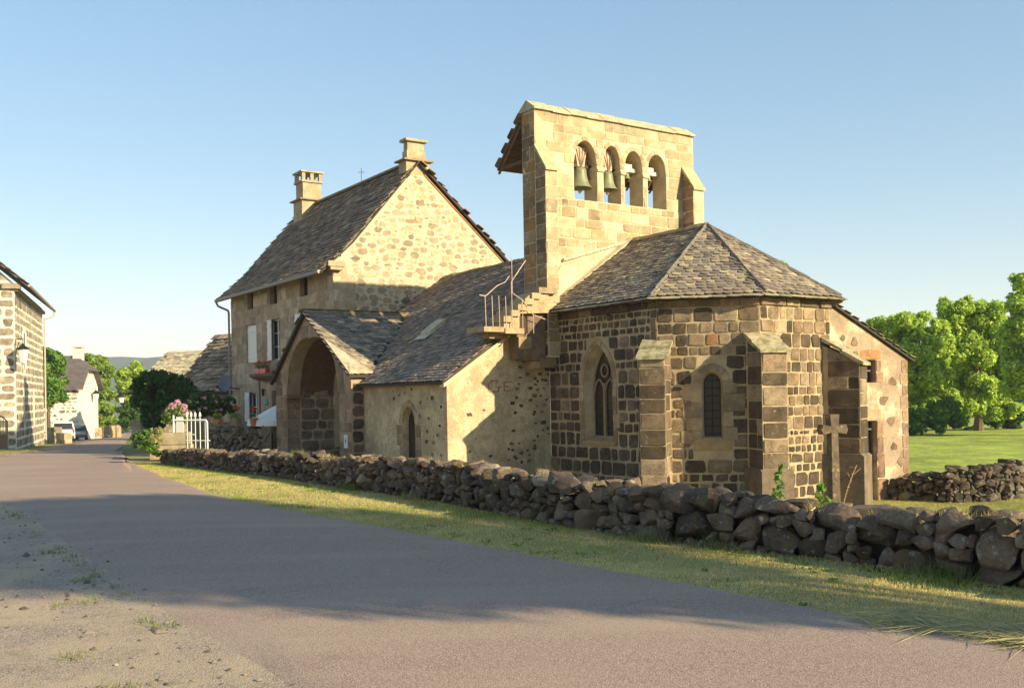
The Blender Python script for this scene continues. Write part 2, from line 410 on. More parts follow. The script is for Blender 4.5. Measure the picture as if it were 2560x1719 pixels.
# ================================================================ CHURCH
def pe(px, py, e): r = ray(px, py); t = (e + P0 @ E2) / (r[:2] @ E2); p = r * t; return loc2(p[0], p[1])[1], p[2] + EYE
PAL_CHOIR = [(4.5, (.078, .057, .040)), (3.2, (.125, .09, .06)), (1.6, (.21, .15, .095))]
PAL_UP = [(1.6, (.085, .060, .038)), (3, (.20, .140, .085)), (1.6, (.29, .21, .13)), (.12, (.28, .15, .07))]
PAL_BUT = [(2.2, (.085, .060, .038)), (3, (.165, .115, .072)), (1.6, (.27, .195, .125))]
PAL_SUR = [(3, (.30, .215, .130)), (2, (.36, .27, .165)), (.8, (.24, .165, .10))]
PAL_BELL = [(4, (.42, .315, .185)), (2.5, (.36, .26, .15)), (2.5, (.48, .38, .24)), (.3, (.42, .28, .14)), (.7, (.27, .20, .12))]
PAL_PORCH = [(3, (.24, .155, .10)), (2, (.30, .20, .135)), (1, (.18, .12, .08))]
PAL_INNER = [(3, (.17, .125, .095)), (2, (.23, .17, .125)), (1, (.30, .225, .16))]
PAL_SLATE = [(w_, (c_[0] * 1.16, c_[1] * 1.13, c_[2] * 1.06)) for w_, c_ in [(4, (.20, .165, .135)), (2.5, (.25, .21, .165)), (1, (.145, .118, .105)), (.9, (.33, .28, .18))]]
PAL_SLATE2 = [(w_, (c_[0] * 1.16, c_[1] * 1.12, c_[2] * 1.03)) for w_, c_ in [(4, (.205, .160, .138)), (2.5, (.25, .195, .162)), (1, (.15, .115, .105)), (.5, (.33, .265, .175))]]
church = thing('stone_church', W3(-4, 1, 0), 'old basalt village church with open bell gable, slate roofs and arched porch', 'church')
KS, KV, KSL = ('church', 'stone'), ('church', 'voussoir'), ('church', 'slate')

# ---- choir and apse
Z0, ZE = -1.3, 4.34
V_ = [(-4.62, 0), (0, 0), (1.775, 1.775), (1.775, 4.40), (0, 6.175), (-4.62, 6.175)]
fr = [frame_en(*V_[i], *V_[i + 1]) for i in range(5)]
w1_c, w1_hw = 4.62 - 2.40, .62
tf1 = pointed(w1_c, w1_hw, 2.25, 1.08); op1 = (w1_c - w1_hw, w1_c + w1_hw, .72, tf1)
w2_c, w2_hw = 1.33, .25
tf2 = round_arch(w2_c, w2_hw, 2.24, 1.0); op2 = (w2_c - w2_hw, w2_c + w2_hw, .84, tf2)
mb = MB()
for k, (f, L) in enumerate(fr):
    wall_sheet(mb, f, 0, L, Z0, lambda u: ZE, [op1] if k == 0 else [op2] if k == 1 else [], depth=.6, back=False)
in1 = reveal(mb, fr[0][0], op1, .26, .14, sillslope=.12); in2 = reveal(mb, fr[1][0], op2, .17, .05, sillslope=.04)
choir = mb.build('choir_wall', M_mortar, church)
def glass_pane(parent, f, inn, d, mat=None, name='pane'):
    mb = MB(); c = np.mean([p for p in inn], axis=0); vs = [f.p(*p, -d) for p in inn]; mb.add(vs, [tuple(range(len(vs)))]); return mb.build(name, mat or M_glass, parent)
win1 = MB(); fw = fr[0][0]                                              # gothic tracery window
for p, q in zip(in1[:-1], in1[1:]): win1.bar(fw.p(*p, -.24), fw.p(*q, -.24), .035)
tcu = np.mean([p[0] for p in in1]); zsp = 2.25
win1.box(fw.p(tcu - .045, .78, -.27), fw.U * .09, fw.V * 1.50, fw.N * .07)
for sx in (-1, 1):                                                   # two lancet heads and the eye above
    c = tcu + sx * .235; hf = pointed(c, .21, zsp - .22, .36); us = [c - .21 + .42 * i / 8 for i in range(9)]
    for a, b in zip(us[:-1], us[1:]): win1.bar(fw.p(a, hf(a), -.235), fw.p(b, hf(b), -.235), .032)
for i in range(12):
    a, b = 2 * math.pi * i / 12, 2 * math.pi * (i + 1) / 12
    win1.bar(fw.p(tcu + .15 * math.cos(a), 2.62 + .17 * math.sin(a), -.235), fw.p(tcu + .15 * math.cos(b), 2.62 + .17 * math.sin(b), -.235), .03)
M_tracery = noisy('tracery_stone', (.27, .195, .12), .2, 3, 30, .4, .006)
wo = win1.build('window', M_tracery, church); wo['label'] = 'pointed gothic window with stone tracery in the choir south wall'
glass_pane(wo, fw, in1, .262)
mbg = MB()
for k in range(9): mbg.bar(fw.p(tcu - .46, .95 + k * .2, -.255), fw.p(tcu + .46, .95 + k * .2, -.255), .006)
mbg.build('glazing_bar', M_iron, wo)
win2 = MB(); fw2 = fr[1][0]
for p, q in zip(in2[:-1], in2[1:]): win2.bar(fw2.p(*p, -.155), fw2.p(*q, -.155), .015)
for k in range(8): win2.bar(fw2.p(w2_c - .2, .95 + k * .19, -.15), fw2.p(w2_c + .2, .95 + k * .19, -.15), .009)
win2.bar(fw2.p(w2_c, .86, -.15), fw2.p(w2_c, 2.42, -.15), .008)
wo2 = win2.build('window', M_iron, church); wo2['label'] = 'narrow round-headed leaded window in the apse'
glass_pane(wo2, fw2, in2, .171, plain('leaded_glass', (.035, .018, .018), .35))
# stones of the choir
sur1 = pointed(w1_c, w1_hw + .19, 2.25, 1.30); h1 = arch_hole(w1_c, w1_hw + .2, .60, 2.25, sur1)
courses(KS, choir, fr[0][0], .0, fr[0][1] - .25, -.5, 3.5, .31, (.7, 1.6), PAL_CHOIR, M_stone, .058, .018, .022, .2, [h1], hvar=.3)
courses(KS, choir, fr[0][0], .0, fr[0][1] - .25, 3.5, 4.10, .20, (.8, 1.9), PAL_CHOIR, M_stone, .06, .018, .02, .22)
courses(KS, choir, fr[0][0], fr[0][1] - .24, fr[0][1] + .005, -.5, 4.10, .36, (2, 3), PAL_BUT, M_stone, .03, .008, .022, .1)
sur2 = round_arch(w2_c, w2_hw + .22, 2.24); h2 = arch_hole(w2_c, w2_hw + .23, .55, 2.24, sur2)
courses(KS, choir, fr[1][0], .10, fr[1][1] - .1, -.8, 2.9, .31, (.8, 1.9), PAL_CHOIR, M_stone, .055, .018, .022, .18, [h2], hvar=.3)
courses(KS, choir, fr[1][0], .005, fr[1][1] - .005, 2.9, 4.10, .30, (.9, 1.6), PAL_UP, M_stone, .034, .014, .022, .16, hvar=.28)
courses(KS, choir, fr[2][0], .10, fr[2][1] - .1, -1.0, 1.0, .29, (.7, 1.6), PAL_CHOIR, M_stone, .055, .018, .022, .2, hvar=.3)
courses(KS, choir, fr[2][0], .005, fr[2][1] - .01, 1.0, 4.10, .30, (.7, 1.4), PAL_UP, M_stone, .034, .014, .022, .16, hvar=.28)
for k, f in enumerate(fr[:3]):                                       # cornice course
    courses(KS, choir, f[0], 0.0 if k else 0, f[1], 4.10, 4.31, .2, (2.2, 4.5), PAL_UP if k else PAL_CHOIR, M_stone, .02, .006, .07, .1, hvar=.01)
arch_ring(KV, choir, fw, w1_c, w1_hw, 2.25, tf1, .17, 9, PAL_SUR, M_ashlar)
arch_ring(KV, choir, fw2, w2_c, w2_hw, 2.24, tf2, .2, 5, PAL_SUR, M_ashlar)
for f, c, hw, zb, zt, wd in ((fw, w1_c, w1_hw, .60, 2.25, .17), (fw2, w2_c, w2_hw, .70, 2.24, .2)):
    for sgn in (-1, 1):
        z = zb
        while z < zt - .05:
            h = min(rnd.uniform(.32, .5), zt - z); h = zt - z if zt - z - h < .15 else h; w = wd + (rnd.uniform(.05, .35) if f is fw2 else rnd.choice((0, 0, .12)))
            a, b = sorted((c + sgn * (hw + .004), c + sgn * (hw + w))); stone(KS, f, rough_rect(a, z + .006, b, z + h - .006, .004, .06), .024, .01, pick(PAL_SUR), M_ashlar, choir); z += h
mb = MB()                                                            # sloping sills
mb.prism([fw.p(w1_c - .68, .60, .03), fw.p(w1_c - .68, .60, -.2), fw.p(w1_c - .68, .83, -.24), fw.p(w1_c - .68, .71, .03)], fw.U * 1.36)
M_sill = noisy('sill_stone', (.34, .235, .125), .25, 3, 25, .5, .01, spots=((ORANGE, 4, .55, .7, .3),)); mb.build('window_sill', M_sill, church); mb = MB(); mb.prism([fw2.p(w2_c - .46, .55, .035), fw2.p(w2_c - .46, .55, -.1), fw2.p(w2_c - .46, .86, -.1), fw2.p(w2_c - .46, .80, .035)], fw2.U * .92)
mb.build('window_sill', M_sill, church)
# diagonal buttresses
def buttress(base, axis, w, pr, z0, zf, zb, plinth=None):
    base = np.array([*base, 0.0]); ax = np.array([*axis, 0.0]); ax /= np.linalg.norm(ax); sd = np.array([ax[1], -ax[0], 0])   # sd = left seen from outside
    sd = -np.cross(ax, (0, 0, 1)); L = base - ax * .3
    p = lambda a, s, z: base + ax * a + sd * s + np.array([0, 0, z])
    mb = MB(); h = w / 2
    mb.prism([p(-.3, -h, z0), p(pr, -h, z0), p(pr, -h, zf), p(-.3, -h, zb + .12)], sd * w)
    b = mb.build('buttress', M_mortar, church)
    U = np.cross((0, 0, 1), ax)
    ff = Frame(p(pr, 0, 0), U, ax)
    zp = plinth if plinth is not None else z0 + .1
    courses(KS, b, ff, -h + .004, h - .004, zp, zf - .03, .40, (1.0, 2.2), PAL_BUT, M_stone, .028, .008, .02, .1)
    for s in (-1, 1):
        nrm = U * s; fs = Frame(p(0, 0, 0) + U * (s * h), np.cross((0, 0, 1), nrm), nrm)
        ul, ur = (0.0, pr - .004)
        if np.dot(fs.U, ax) < 0: ul, ur = -pr + .004, 0.0
        dirn = 1 if np.dot(fs.U, ax) > 0 else -1
        cl = [(ul, z0), (ur, z0), (ur, (zf if dirn > 0 else zb) - .05), (ul, (zb if dirn > 0 else zf) - .05)]
        courses(KS, b, fs, ul, ur, zp, zb, .40, (1.0, 2.4), PAL_BUT, M_stone, .028, .008, .02, .1, clip=cl)
    if plinth is not None:
        q = MB(); q.prism([p(-.2, -h - .08, z0), p(pr + .09, -h - .08, z0), p(pr + .09, -h - .08, plinth - .06), p(pr + .02, -h - .08, plinth), p(-.2, -h - .08, plinth)], sd * (w + .16)); q.build('plinth', noisy('plinth_stone', (.17, .125, .085), .3, 3, 20, .7, .012), b)
    slope = (zb - zf) / pr                                            # two overlapping weathering slabs
    q = MB()
    for a0, a1, dz in ((-.12, pr * .50, .06), (pr * .42, pr + .10, .0)):
        z = lambda a: zf + (pr - a) * slope
        q.prism([p(a0, -h - .07, z(a0) + dz), p(a1, -h - .07, z(a1) + dz), p(a1, -h - .07, z(a1) + dz + .075), p(a0, -h - .07, z(a0) + dz + .10)], sd * (w + .14))
    q.build('weathering_slab', noisy('lichen_slab', (.40, .33, .22), .25, 4, 25, .5, .01, spots=((MOSS, 5, .46, .6, .8), ((.55, .48, .30), 9, .55, .7, .6))), b)
    return b
buttress((3.66, 24.97), (-.30, -.954), .64, .80, -.9, 2.84, 3.14)
buttress((6.1336, 24.508), (.194, -.981), .66, .75, -1.2, 2.94, 3.24, .12)
buttress((8.3216, 25.967), (.831, -.556), .62, .82, -1.5, 2.66, 3.12, .35)
# choir roof
choir_roof = MB()
def roof_pts(pts): return [W3(*p) for p in pts]
AP, RW = (-1.3, 3.09, 6.62), (-4.60, 3.09, 6.62)
EV = [(-4.60, -.30, 4.36), (.116, -.30, 4.36), (2.07, 1.66, 4.36), (2.07, 4.52, 4.36), (.116, 6.48, 4.36), (-4.60, 6.48, 4.36)]
faces = [(EV[0], EV[1], AP, RW), (EV[1], EV[2], AP), (EV[2], EV[3], AP), (EV[3], EV[4], AP), (EV[4], EV[5], RW, AP)]
for fc in faces: choir_roof.prism(roof_pts(fc), (0, 0, -.07))
choir_roof = choir_roof.build('choir_roof', M_underroof, church)
def slate_face(key, part, pts, w, ex, pal, mat, **kw):
    P = roof_pts(pts) if len(pts[0]) == 3 and not isinstance(pts[0], np.ndarray) else pts
    U = P[1] - P[0]; U /= np.linalg.norm(U); nn = np.cross(U, P[2] - P[0]); S = np.cross(nn, U); S /= np.linalg.norm(S)
    if S[2] < 0: S = -S
    poly = [(float((p - P[0]) @ U), float((p - P[0]) @ S)) for p in P]
    slates(key, part, P[0], U, S, poly, w, ex, pal, mat, **kw)
for k, fc in enumerate(faces[:4]):
    slate_face(KSL, choir_roof, fc, .235, .155, PAL_SLATE, M_slate, lift=.03, pointy=.75)
    slates(KSL, choir_roof, W3(*fc[0]) - np.array([0, 0, .03]), W3(*fc[1]) - W3(*fc[0]), np.cross(np.cross(W3(*fc[1]) - W3(*fc[0]), W3(*fc[2]) - W3(*fc[0])), W3(*fc[1]) - W3(*fc[0])), [(0, -.09), (np.linalg.norm(W3(*fc[1]) - W3(*fc[0])), -.09), (np.linalg.norm(W3(*fc[1]) - W3(*fc[0])), .02), (0, .02)], .42, .11, [(1, (.34, .29, .19)), (1, (.26, .21, .14))], M_slate, lift=.02, pointy=.25, jit=.16)
def ridge_caps(part, a, b, hw=.13, L=.45, drop=.08, col=None, th=.04, name='ridge_cap'):
    a, b = np.asarray(a, float), np.asarray(b, float); d = b - a; T = np.linalg.norm(d); d /= T; s = np.cross(d, (0, 0, 1)); s /= np.linalg.norm(s); up = np.cross(s, d)
    mb = MB(); t = 0
    while t < T:
        l = min(L * rnd.uniform(.8, 1.2), T - t + .02); q = a + d * t; j = rnd.uniform(-.012, .012)
        pr = [q - s * hw + up * (-drop + j), q + up * (.03 + j), q + s * hw + up * (-drop + j), q + s * hw + up * (-drop - th + j), q - s * hw + up * (-drop - th + j)]
        k = rnd.uniform(.8, 1.2); mb.prism(pr, d * (l - .012), (k, k * rnd.uniform(.95, 1.03), k)); t += l
    return mb.build(name, col or M_ridge, part)
M_ridge = noisy('mossy_ridge_stone', (.23, .175, .10), .3, 4, 25, .6, .01, tint=True, spots=((MOSS, 6, .5, .62, .6), ((.5, .44, .3), 8, .6, .7, .5)))
ridge_caps(choir_roof, W3(-4.6, 3.09, 6.70), W3(-1.28, 3.09, 6.70), .16, .5, .08)
for q in EV[1:5]: ridge_caps(choir_roof, W3(*q) + np.array([0, 0, .07]), W3(*AP) + np.array([0, 0, .07]), .045, .3, .03, noisy('hip_slate', (.17, .145, .115), .3, 4, 25, .4, .006), .02, 'hip_cap')

# ---- bell gable
EB, TB, NB0, NB1, ZB = -4.62, .64, -.40, 5.84, 10.22
fb = Frame(W3(EB, 0, 0), np.array([*N2, 0]), np.array([*E2, 0]))
bop = []
for a, b, top in ((1.0, 1.88, 9.52), (2.12, 2.80, 9.50), (2.95, 3.69, 9.44), (3.88, 4.66, 9.44)):
    hw = (b - a) / 2; sp = 8.80; c = (a + b) / 2; bop.append((a, b, 7.75, round_arch(c, hw, sp, (top - sp) / hw)))
mb = MB()
wall_sheet(mb, fb, NB0, NB1, 3.05, lambda u: ZB, bop, depth=TB)
for op in bop: reveal(mb, fb, op, TB)
mb.add([fb.p(NB0, 3.05, 0), fb.p(NB0, 3.05, -TB), fb.p(NB1, 3.05, -TB), fb.p(NB1, 3.05, 0)], [(0, 1, 2, 3)])
gable = mb.build('bell_gable', noisy('gable_mortar', (.54, .43, .27), .2, 2.5, 25, .5, .01, spots=((ORANGE, 2, .6, .72, .3),)), church)
holes = [arch_hole((a + b) / 2, (b - a) / 2 + .01, 7.75, 8.80, tf) for a, b, _, tf in bop]
rings = [arch_hole((a + b) / 2, (b - a) / 2 + .12, 7.75, 8.80, round_arch((a + b) / 2, (b - a) / 2 + .12, 8.80, (tf((a + b) / 2) - 8.8 + .14) / ((b - a) / 2 + .12))) for a, b, _, tf in bop]
courses(KS, gable, fb, NB0 + .43, NB1 - .50, 4.4, 7.73, .30, (1.1, 2.6), PAL_BELL, M_ashlar, .03, .012, .014, .12)
courses(KS, gable, fb, NB0 + .43, NB1 - .50, 7.75, 8.4, .30, (1.1, 2.4), PAL_BELL, M_ashlar, .022, .01, .012, .12, holes)
courses(KS, gable, fb, NB0 + .01, NB1 - .01, 9.06, 10.2, .29, (1.2, 2.8), PAL_BELL, M_ashlar, .022, .01, .012, .12, rings)
courses(KS, gable, fb, NB0 + .43, NB1 - .50, 8.4, 9.06, .33, (1.2, 2.4), PAL_BELL, M_ashlar, .022, .01, .012, .12, rings)
for a, b, s, tf in bop: arch_ring(KV, gable, fb, (a + b) / 2, (b - a) / 2, 8.80, tf, .13, 9, PAL_BELL, M_ashlar, .012)
fs_ = Frame(W3(EB, NB0, 0), np.array([*E2, 0]), -np.array([*N2, 0]))
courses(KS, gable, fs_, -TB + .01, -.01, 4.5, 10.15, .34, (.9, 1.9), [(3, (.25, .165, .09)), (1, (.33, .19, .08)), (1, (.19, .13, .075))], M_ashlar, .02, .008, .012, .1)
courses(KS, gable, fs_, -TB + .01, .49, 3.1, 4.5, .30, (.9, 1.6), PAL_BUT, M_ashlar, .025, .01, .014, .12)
for na, nb in ((NB0 + .002, NB0 + .42), (NB1 - .50, NB1 - .06)):       # two buttresses of the gable
    mb = MB(); z0 = 3.05 if na < 0 else 6.2
    mb.prism([W3(EB - .02, na, z0), W3(EB + .5, na, z0), W3(EB + .5, na, 8.42), W3(EB - .02, na, 9.06)], W3(0, nb, 0) - W3(0, na, 0))
    bt = mb.build('gable_buttress', M_mortar_cream, church)
    f2 = Frame(W3(EB + .5, 0, 0), fb.U, fb.N); courses(KS, bt, f2, na + .004, nb - .004, z0 + .05, 8.40, .36, (.9, 1.6), PAL_BELL, M_ashlar, .02, .006, .012, .1)
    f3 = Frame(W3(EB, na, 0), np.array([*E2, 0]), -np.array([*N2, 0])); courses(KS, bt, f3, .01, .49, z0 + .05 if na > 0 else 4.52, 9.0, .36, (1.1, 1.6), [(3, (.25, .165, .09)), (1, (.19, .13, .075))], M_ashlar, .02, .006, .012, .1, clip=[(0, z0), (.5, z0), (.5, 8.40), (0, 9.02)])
    q = MB(); q.prism([W3(EB + .0, na - .03, 9.05), W3(EB + .57, na - .03, 8.36), W3(EB + .57, na - .03, 8.42), W3(EB + .0, na - .03, 9.20)], W3(0, nb + .06, 0) - W3(0, na, 0))
    q.build('buttress_cap', noisy('yellow_lichen_slab', (.42, .36, .20), .25, 5, 30, .4, .006, spots=((ORANGE, 5, .58, .7, .4),)), bt)
q = MB()                                                             # saddle coping in lengths
t = NB0 - .06
while t < NB1 + .04:
    l = min(rnd.uniform(.55, .95), NB1 + .05 - t); j = rnd.uniform(-.012, .012)
    q.prism([W3(EB + .09, t, ZB - .02 + j), W3(EB + .09, t, ZB + .03 + j), W3(EB - TB / 2, t, ZB + .30 + j), W3(EB - TB - .09, t, ZB + .03 + j), W3(EB - TB - .09, t, ZB - .02 + j)], (W3(0, l - .01, 0) - W3(0, 0, 0))); t += l
q.build('coping', noisy('lichen_coping', (.45, .39, .25), .28, 5, 25, .5, .01, spots=((ORANGE, 3, .58, .7, .5), (MOSS, 7, .55, .68, .6))), gable)
M_imp = noisy('impost_stone', (.55, .44, .28), .2, 4, 25, .4, .008)
for nn, w in ((2.0, .24), (2.875, .16), (3.785, .20)):
    q = MB(); q.prism([W3(EB + .05, nn - w / 2 - .06, 8.80), W3(EB + .05, nn + w / 2 + .06, 8.80), W3(EB + .05, nn + w / 2, 8.66), W3(EB + .05, nn - w / 2, 8.66)], (W3(-TB - .1, 0, 0) - W3(0, 0, 0))); q.build('impost', M_imp, gable)
q = MB()                                                             # cornice ledge of an older roof line
for i in range(9):
    a = .5 + i * .275; z = 5.88 + i * .078; q.prism([W3(EB + .12, a, z), W3(EB + .12, a + .26, z + .074), W3(EB + .12, a + .26, z + .154), W3(EB + .12, a, z + .08)], (W3(-.12, 0, 0) - W3(0, 0, 0)))
q.build('old_roof_line', noisy('pale_ledge', (.55, .47, .32), .25, 5, 30, .5, .01), gable)
q = MB(); q.prism([W3(EB + .035, .1, 4.30), W3(EB + .035, 3.0, 6.62), W3(EB + .035, 2.9, 6.66), W3(EB + .035, .52, 5.86), W3(EB + .035, .10, 5.2)], W3(-.03, 0, 0) - W3(0, 0, 0)); q.build('render_patch', noisy('patch_render', (.56, .46, .30), .25, 1.6, 18, .7, .015, spots=(((.40, .30, .18), 3, .5, .65, .7), ((.66, .57, .42), 5, .6, .7, .6))), gable)
q = MB(); q.prism([W3(EB + .05, -.1, 4.46), W3(EB + .22, -.1, 4.44), W3(EB + .22, 3.05, 6.62), W3(EB + .05, 3.05, 6.68)], (0, 0, .09)); q.build('flashing', noisy('mortar_flashing', (.55, .45, .29), .2, 4, 30, .5, .01), choir_roof)
# timber canopy on the back of the gable
q = MB(); q.prism([W3(EB - TB, NB0 - .1, 9.98), W3(EB - TB - 1.2, NB0 - .1, 8.78), W3(EB - TB - 1.2, NB0 - .1, 8.86), W3(EB - TB, NB0 - .1, 10.08)], W3(0, 6.3, 0) - W3(0, 0, 0))
aw = q.build('bell_canopy', M_wood, church)
for n in (NB0 - .02, .6, 1.6, 2.6, 3.6, 4.6, 5.6):
    q = MB(); q.bar(W3(EB - TB, n, 9.90), W3(EB - TB - 1.22, n, 8.70), .05, 4); q.bar(W3(EB - TB, n, 8.82), W3(EB - TB - 1.1, n, 8.82), .05, 4); q.build('rafter', M_wood, aw)
slate_face(KSL, aw, [W3(EB - TB - 1.25, NB0 - .12, 8.84), W3(EB - TB - 1.25, NB1 + .1, 8.84), W3(EB - TB, NB1 + .1, 10.10), W3(EB - TB, NB0 - .12, 10.10)], .3, .25, PAL_SLATE, M_slate)

# ---- nave: low south wall with a small door, east return wall, long slate roof
NS, ER, ZN = -3.43, -4.66, 2.50
fa, LA = frame_en(-9.84, NS, ER, NS)
dc = -6.90 + 9.84; tfd = pointed(dc, .40, 1.20, .52); opd = (dc - .40, dc + .40, -.6, tfd)
mb = MB(); wall_sheet(mb, fa, 0, LA, -.7, lambda u: ZN, [opd], depth=.6, back=False); ind = reveal(mb, fa, opd, .22, .02)
fB, LB = frame_en(ER, NS, ER, 0.02)
rake = lambda u: 2.50 + .69 * u
wall_sheet(mb, fB, 0, 3.03, -.7, rake, depth=.6, back=False)
wall_sheet(mb, fB, 3.03, LB, -.7, lambda u: 3.4, depth=.6, back=False)
nave = mb.build('nave_wall', M_plaster, church)
dr = MB()
for k in range(5):
    u0 = dc - .38 + k * .152; dr.box(fa.p(u0, -.5, -.23), fa.U * .144, fa.V * (tfd(u0 + .076) + .5 - .02), fa.N * .03)
dro = dr.build('door', M_darkwood, church); dro['label'] = 'small pointed plank door in the nave south wall'
hg = MB()
for z in (.3, 1.1): hg.box(fa.p(dc - .36, z, -.20), fa.U * .6, fa.V * .05, fa.N * .012)
hg.build('hinge', M_iron, dro)
arch_ring(KV, nave, fa, dc, .40, 1.20, tfd, .22, 3, [(1, (.34, .235, .13)), (1, (.28, .19, .11))], M_ashlar, .012)
for sg in (-1, 1):
    z = -.5
    while z < 1.2:
        h = min(rnd.uniform(.3, .45), 1.2 - z) if 1.2 - z > .2 else 1.2 - z; w = rnd.choice((.18, .34)); a, b = sorted((dc + sg * .402, dc + sg * (.40 + w)))
        stone(KS, fa, rough_rect(a, z + .008, b, z + h - .008, .006, .1), .012, .01, pick([(1, (.27, .185, .11)), (1, (.21, .145, .09))]), M_ashlar, nave); z += h
def scatter(key, part, f, rects, n, size, pal, mat, depth=.008):     # stones showing through worn render
    for (u0, v0, u1, v1), k in zip(rects, n):
        done = []
        for _ in range(k * 6):
            if len(done) >= k: break
            u, v = rnd.uniform(u0, u1), rnd.uniform(v0, v1); s = rnd.uniform(*size)
            if any(abs(u - a) < (s + b) * .85 and abs(v - c) < (s + b) * .6 for a, c, b in done): continue
            done.append((u, v, s)); w, h = s * rnd.uniform(.8, 1.3), s * rnd.uniform(.55, .85)
            stone(key, f, rough_rect(u - w / 2, v - h / 2, u + w / 2, v + h / 2, s * .07, .5), depth * rnd.uniform(.6, 1.3), .012, pick(pal), mat, part)
PD = [(3, (.10, .07, .045)), (2, (.17, .12, .075)), (1, (.25, .18, .11))]
scatter(KS, nave, fa, [(2.0, 1.95, 3.2, 2.42), (3.9, .2, 5.0, 1.2), (3.5, 1.3, 4.9, 2.2)], [16, 12, 6], (.05, .17), PD, M_stone, .006)
scatter(KS, nave, fB, [(2.75, .8, 3.4, 2.6), (2.1, 1.4, 3.0, 2.5), (2.4, 2.4, 3.4, 3.0), (.5, -.2, 3.3, .6), (.6, .6, 2.4, 2.2), (1.9, .1, 2.9, .7)], [34, 22, 22, 12, 9, 12], (.05, .17), PD, M_stone, .006)
scatter(KS, nave, fB, [(.25, 2.3, 2.0, 2.7)], [5], (.1, .2), [(1, (.42, .32, .19))], M_ashlar)
M_brick = noisy('brick_red', (.34, .18, .10), .3, 8, 50, .4, .006)   # faded brick-red letters on the render
q = MB()
def strokes(pts): 
    for a, b in zip(pts[:-1], pts[1:]):
        d = np.array(b) - np.array(a); L = np.hypot(*d); pn_ = np.array([-d[1], d[0]]) / L * .02
        q.prism([fB.p(*(np.array(a) - pn_), .002), fB.p(*(np.array(b) - pn_), .002), fB.p(*(np.array(b) + pn_), .002), fB.p(*(np.array(a) + pn_), .002)], fB.N * .012)
GU, GV = 1.34, 2.10
strokes([(GU + .34, GV + .30), (GU + .10, GV + .30), (GU, GV + .22), (GU, GV + .06), (GU + .06, GV), (GU + .32, GV), (GU + .34, GV + .13), (GU + .22, GV + .14)])
q.build('painted_letter', M_brick, nave); q = MB()
strokes([(GU + .78, GV + .27), (GU + .52, GV + .27), (GU + .52, GV + .02), (GU + .76, GV + .02)]); strokes([(GU + .52, GV + .14), (GU + .70, GV + .14)])
q.build('painted_letter', M_brick, nave)
RS = .69; NR, ZR = 2.62, 6.63
nave_roof = MB()
nr_e0, nr_e1 = -15.2, -4.46
pts_s = [(nr_e0, NS - .24, 2.40), (nr_e1, NS - .24, 2.40), (nr_e1, -.42, 4.48), (-5.26, -.42, 4.48), (-5.26, NR, ZR), (nr_e0, NR, ZR)]
PV = dict(a=-9.69, nE=-3.29, ax=-13.40, nr=.0, b=-16.56)             # porch roof valley lines, plan
eV = lambda n: PV['a'] + (PV['ax'] - PV['a']) * (n - PV['nE']) / (PV['nr'] - PV['nE'])
znv = lambda n: 2.40 + RS * (n - NS + .24)
NL = [(PV['a'], NS - .24), (nr_e1, NS - .24), (nr_e1, -.42), (eV(-.42), -.42), (PV['a'], PV['nE'])]
NLW = [(-15.2, -1.55), (-13.95, -.42), (-15.2, -.42)]
NLE = [(PV['a'], NS - .24), (nr_e1, NS - .24), (nr_e1, -.42), (PV['a'], -.42)]; NLT = [(PV['a'], PV['nE']), (PV['a'], -.42), (eV(-.42), -.42)]
for pl in (NLE, NLT, NLW): nave_roof.prism([W3(e, n, znv(n)) for e, n in pl], (0, 0, -.08))
nave_roof.prism(roof_pts([(nr_e0, -.42, znv(-.42)), (-5.26, -.42, znv(-.42)), (-5.26, NR, ZR), (nr_e0, NR, ZR)]), (0, 0, -.08))
nave_roof.prism(roof_pts([(nr_e0, NR, ZR), (-5.26, NR, ZR), (-5.26, 8.8, 2.40), (nr_e0, 8.8, 2.40)]), (0, 0, -.08))
nave_roof = nave_roof.build('nave_roof', M_underroof, church)
slate_face(KSL, nave_roof, [W3(PV['a'], NS - .26, znv(NS - .26) + .005), W3(nr_e1 + .04, NS - .26, znv(NS - .26) + .005), W3(nr_e1 + .04, -.42, znv(-.42) + .005), W3(PV['a'], -.42, znv(-.42) + .005)], .235, .14, PAL_SLATE2, M_slate, lift=.026, pointy=.4, jit=.07)
P_t = [W3(e, n, znv(n) + .005) for e, n in NLT]; U_t = W3(1, 0, 0) - W3(0, 0, 0); S_t = W3(0, 1, RS) - W3(0, 0, 0)
slates(KSL, nave_roof, P_t[0], U_t, S_t, [(float((p - P_t[0]) @ (U_t / np.linalg.norm(U_t))), float((p - P_t[0]) @ (S_t / np.linalg.norm(S_t)))) for p in P_t], .235, .14, PAL_SLATE2, M_slate, lift=.026, pointy=.4, jit=.07)
slate_face(KSL, nave_roof, [W3(-15.2, -.42, znv(-.42)), W3(-13.95, -.42, znv(-.42)), W3(-15.2, -1.55, znv(-1.55))], .235, .14, PAL_SLATE2, M_slate, lift=.026, pointy=.4, jit=.07)
slate_face(KSL, nave_roof, [W3(nr_e0, -.42, znv(-.42) + .01), W3(-5.26, -.42, znv(-.42) + .01), W3(-5.26, NR, ZR + .02), W3(nr_e0, NR, ZR + .02)], .235, .14, PAL_SLATE2, M_slate, lift=.026, pointy=.4, jit=.07)
ridge_caps(nave_roof, W3(nr_e0, NR, ZR + .08), W3(-5.26, NR, ZR + .08), .17, .45, .08)
q = MB(); q.prism(roof_pts([(nr_e1 + .0, NS - .2, 2.34), (nr_e1, -.42, 4.40), (nr_e1, -.42, 4.30), (nr_e1, NS - .2, 2.24)]), W3(-.22, 0, 0) - W3(0, 0, 0)); q.build('verge_mortar', noisy('verge_lime', (.62, .50, .30), .2, 4, 30, .5, .012), nave_roof)
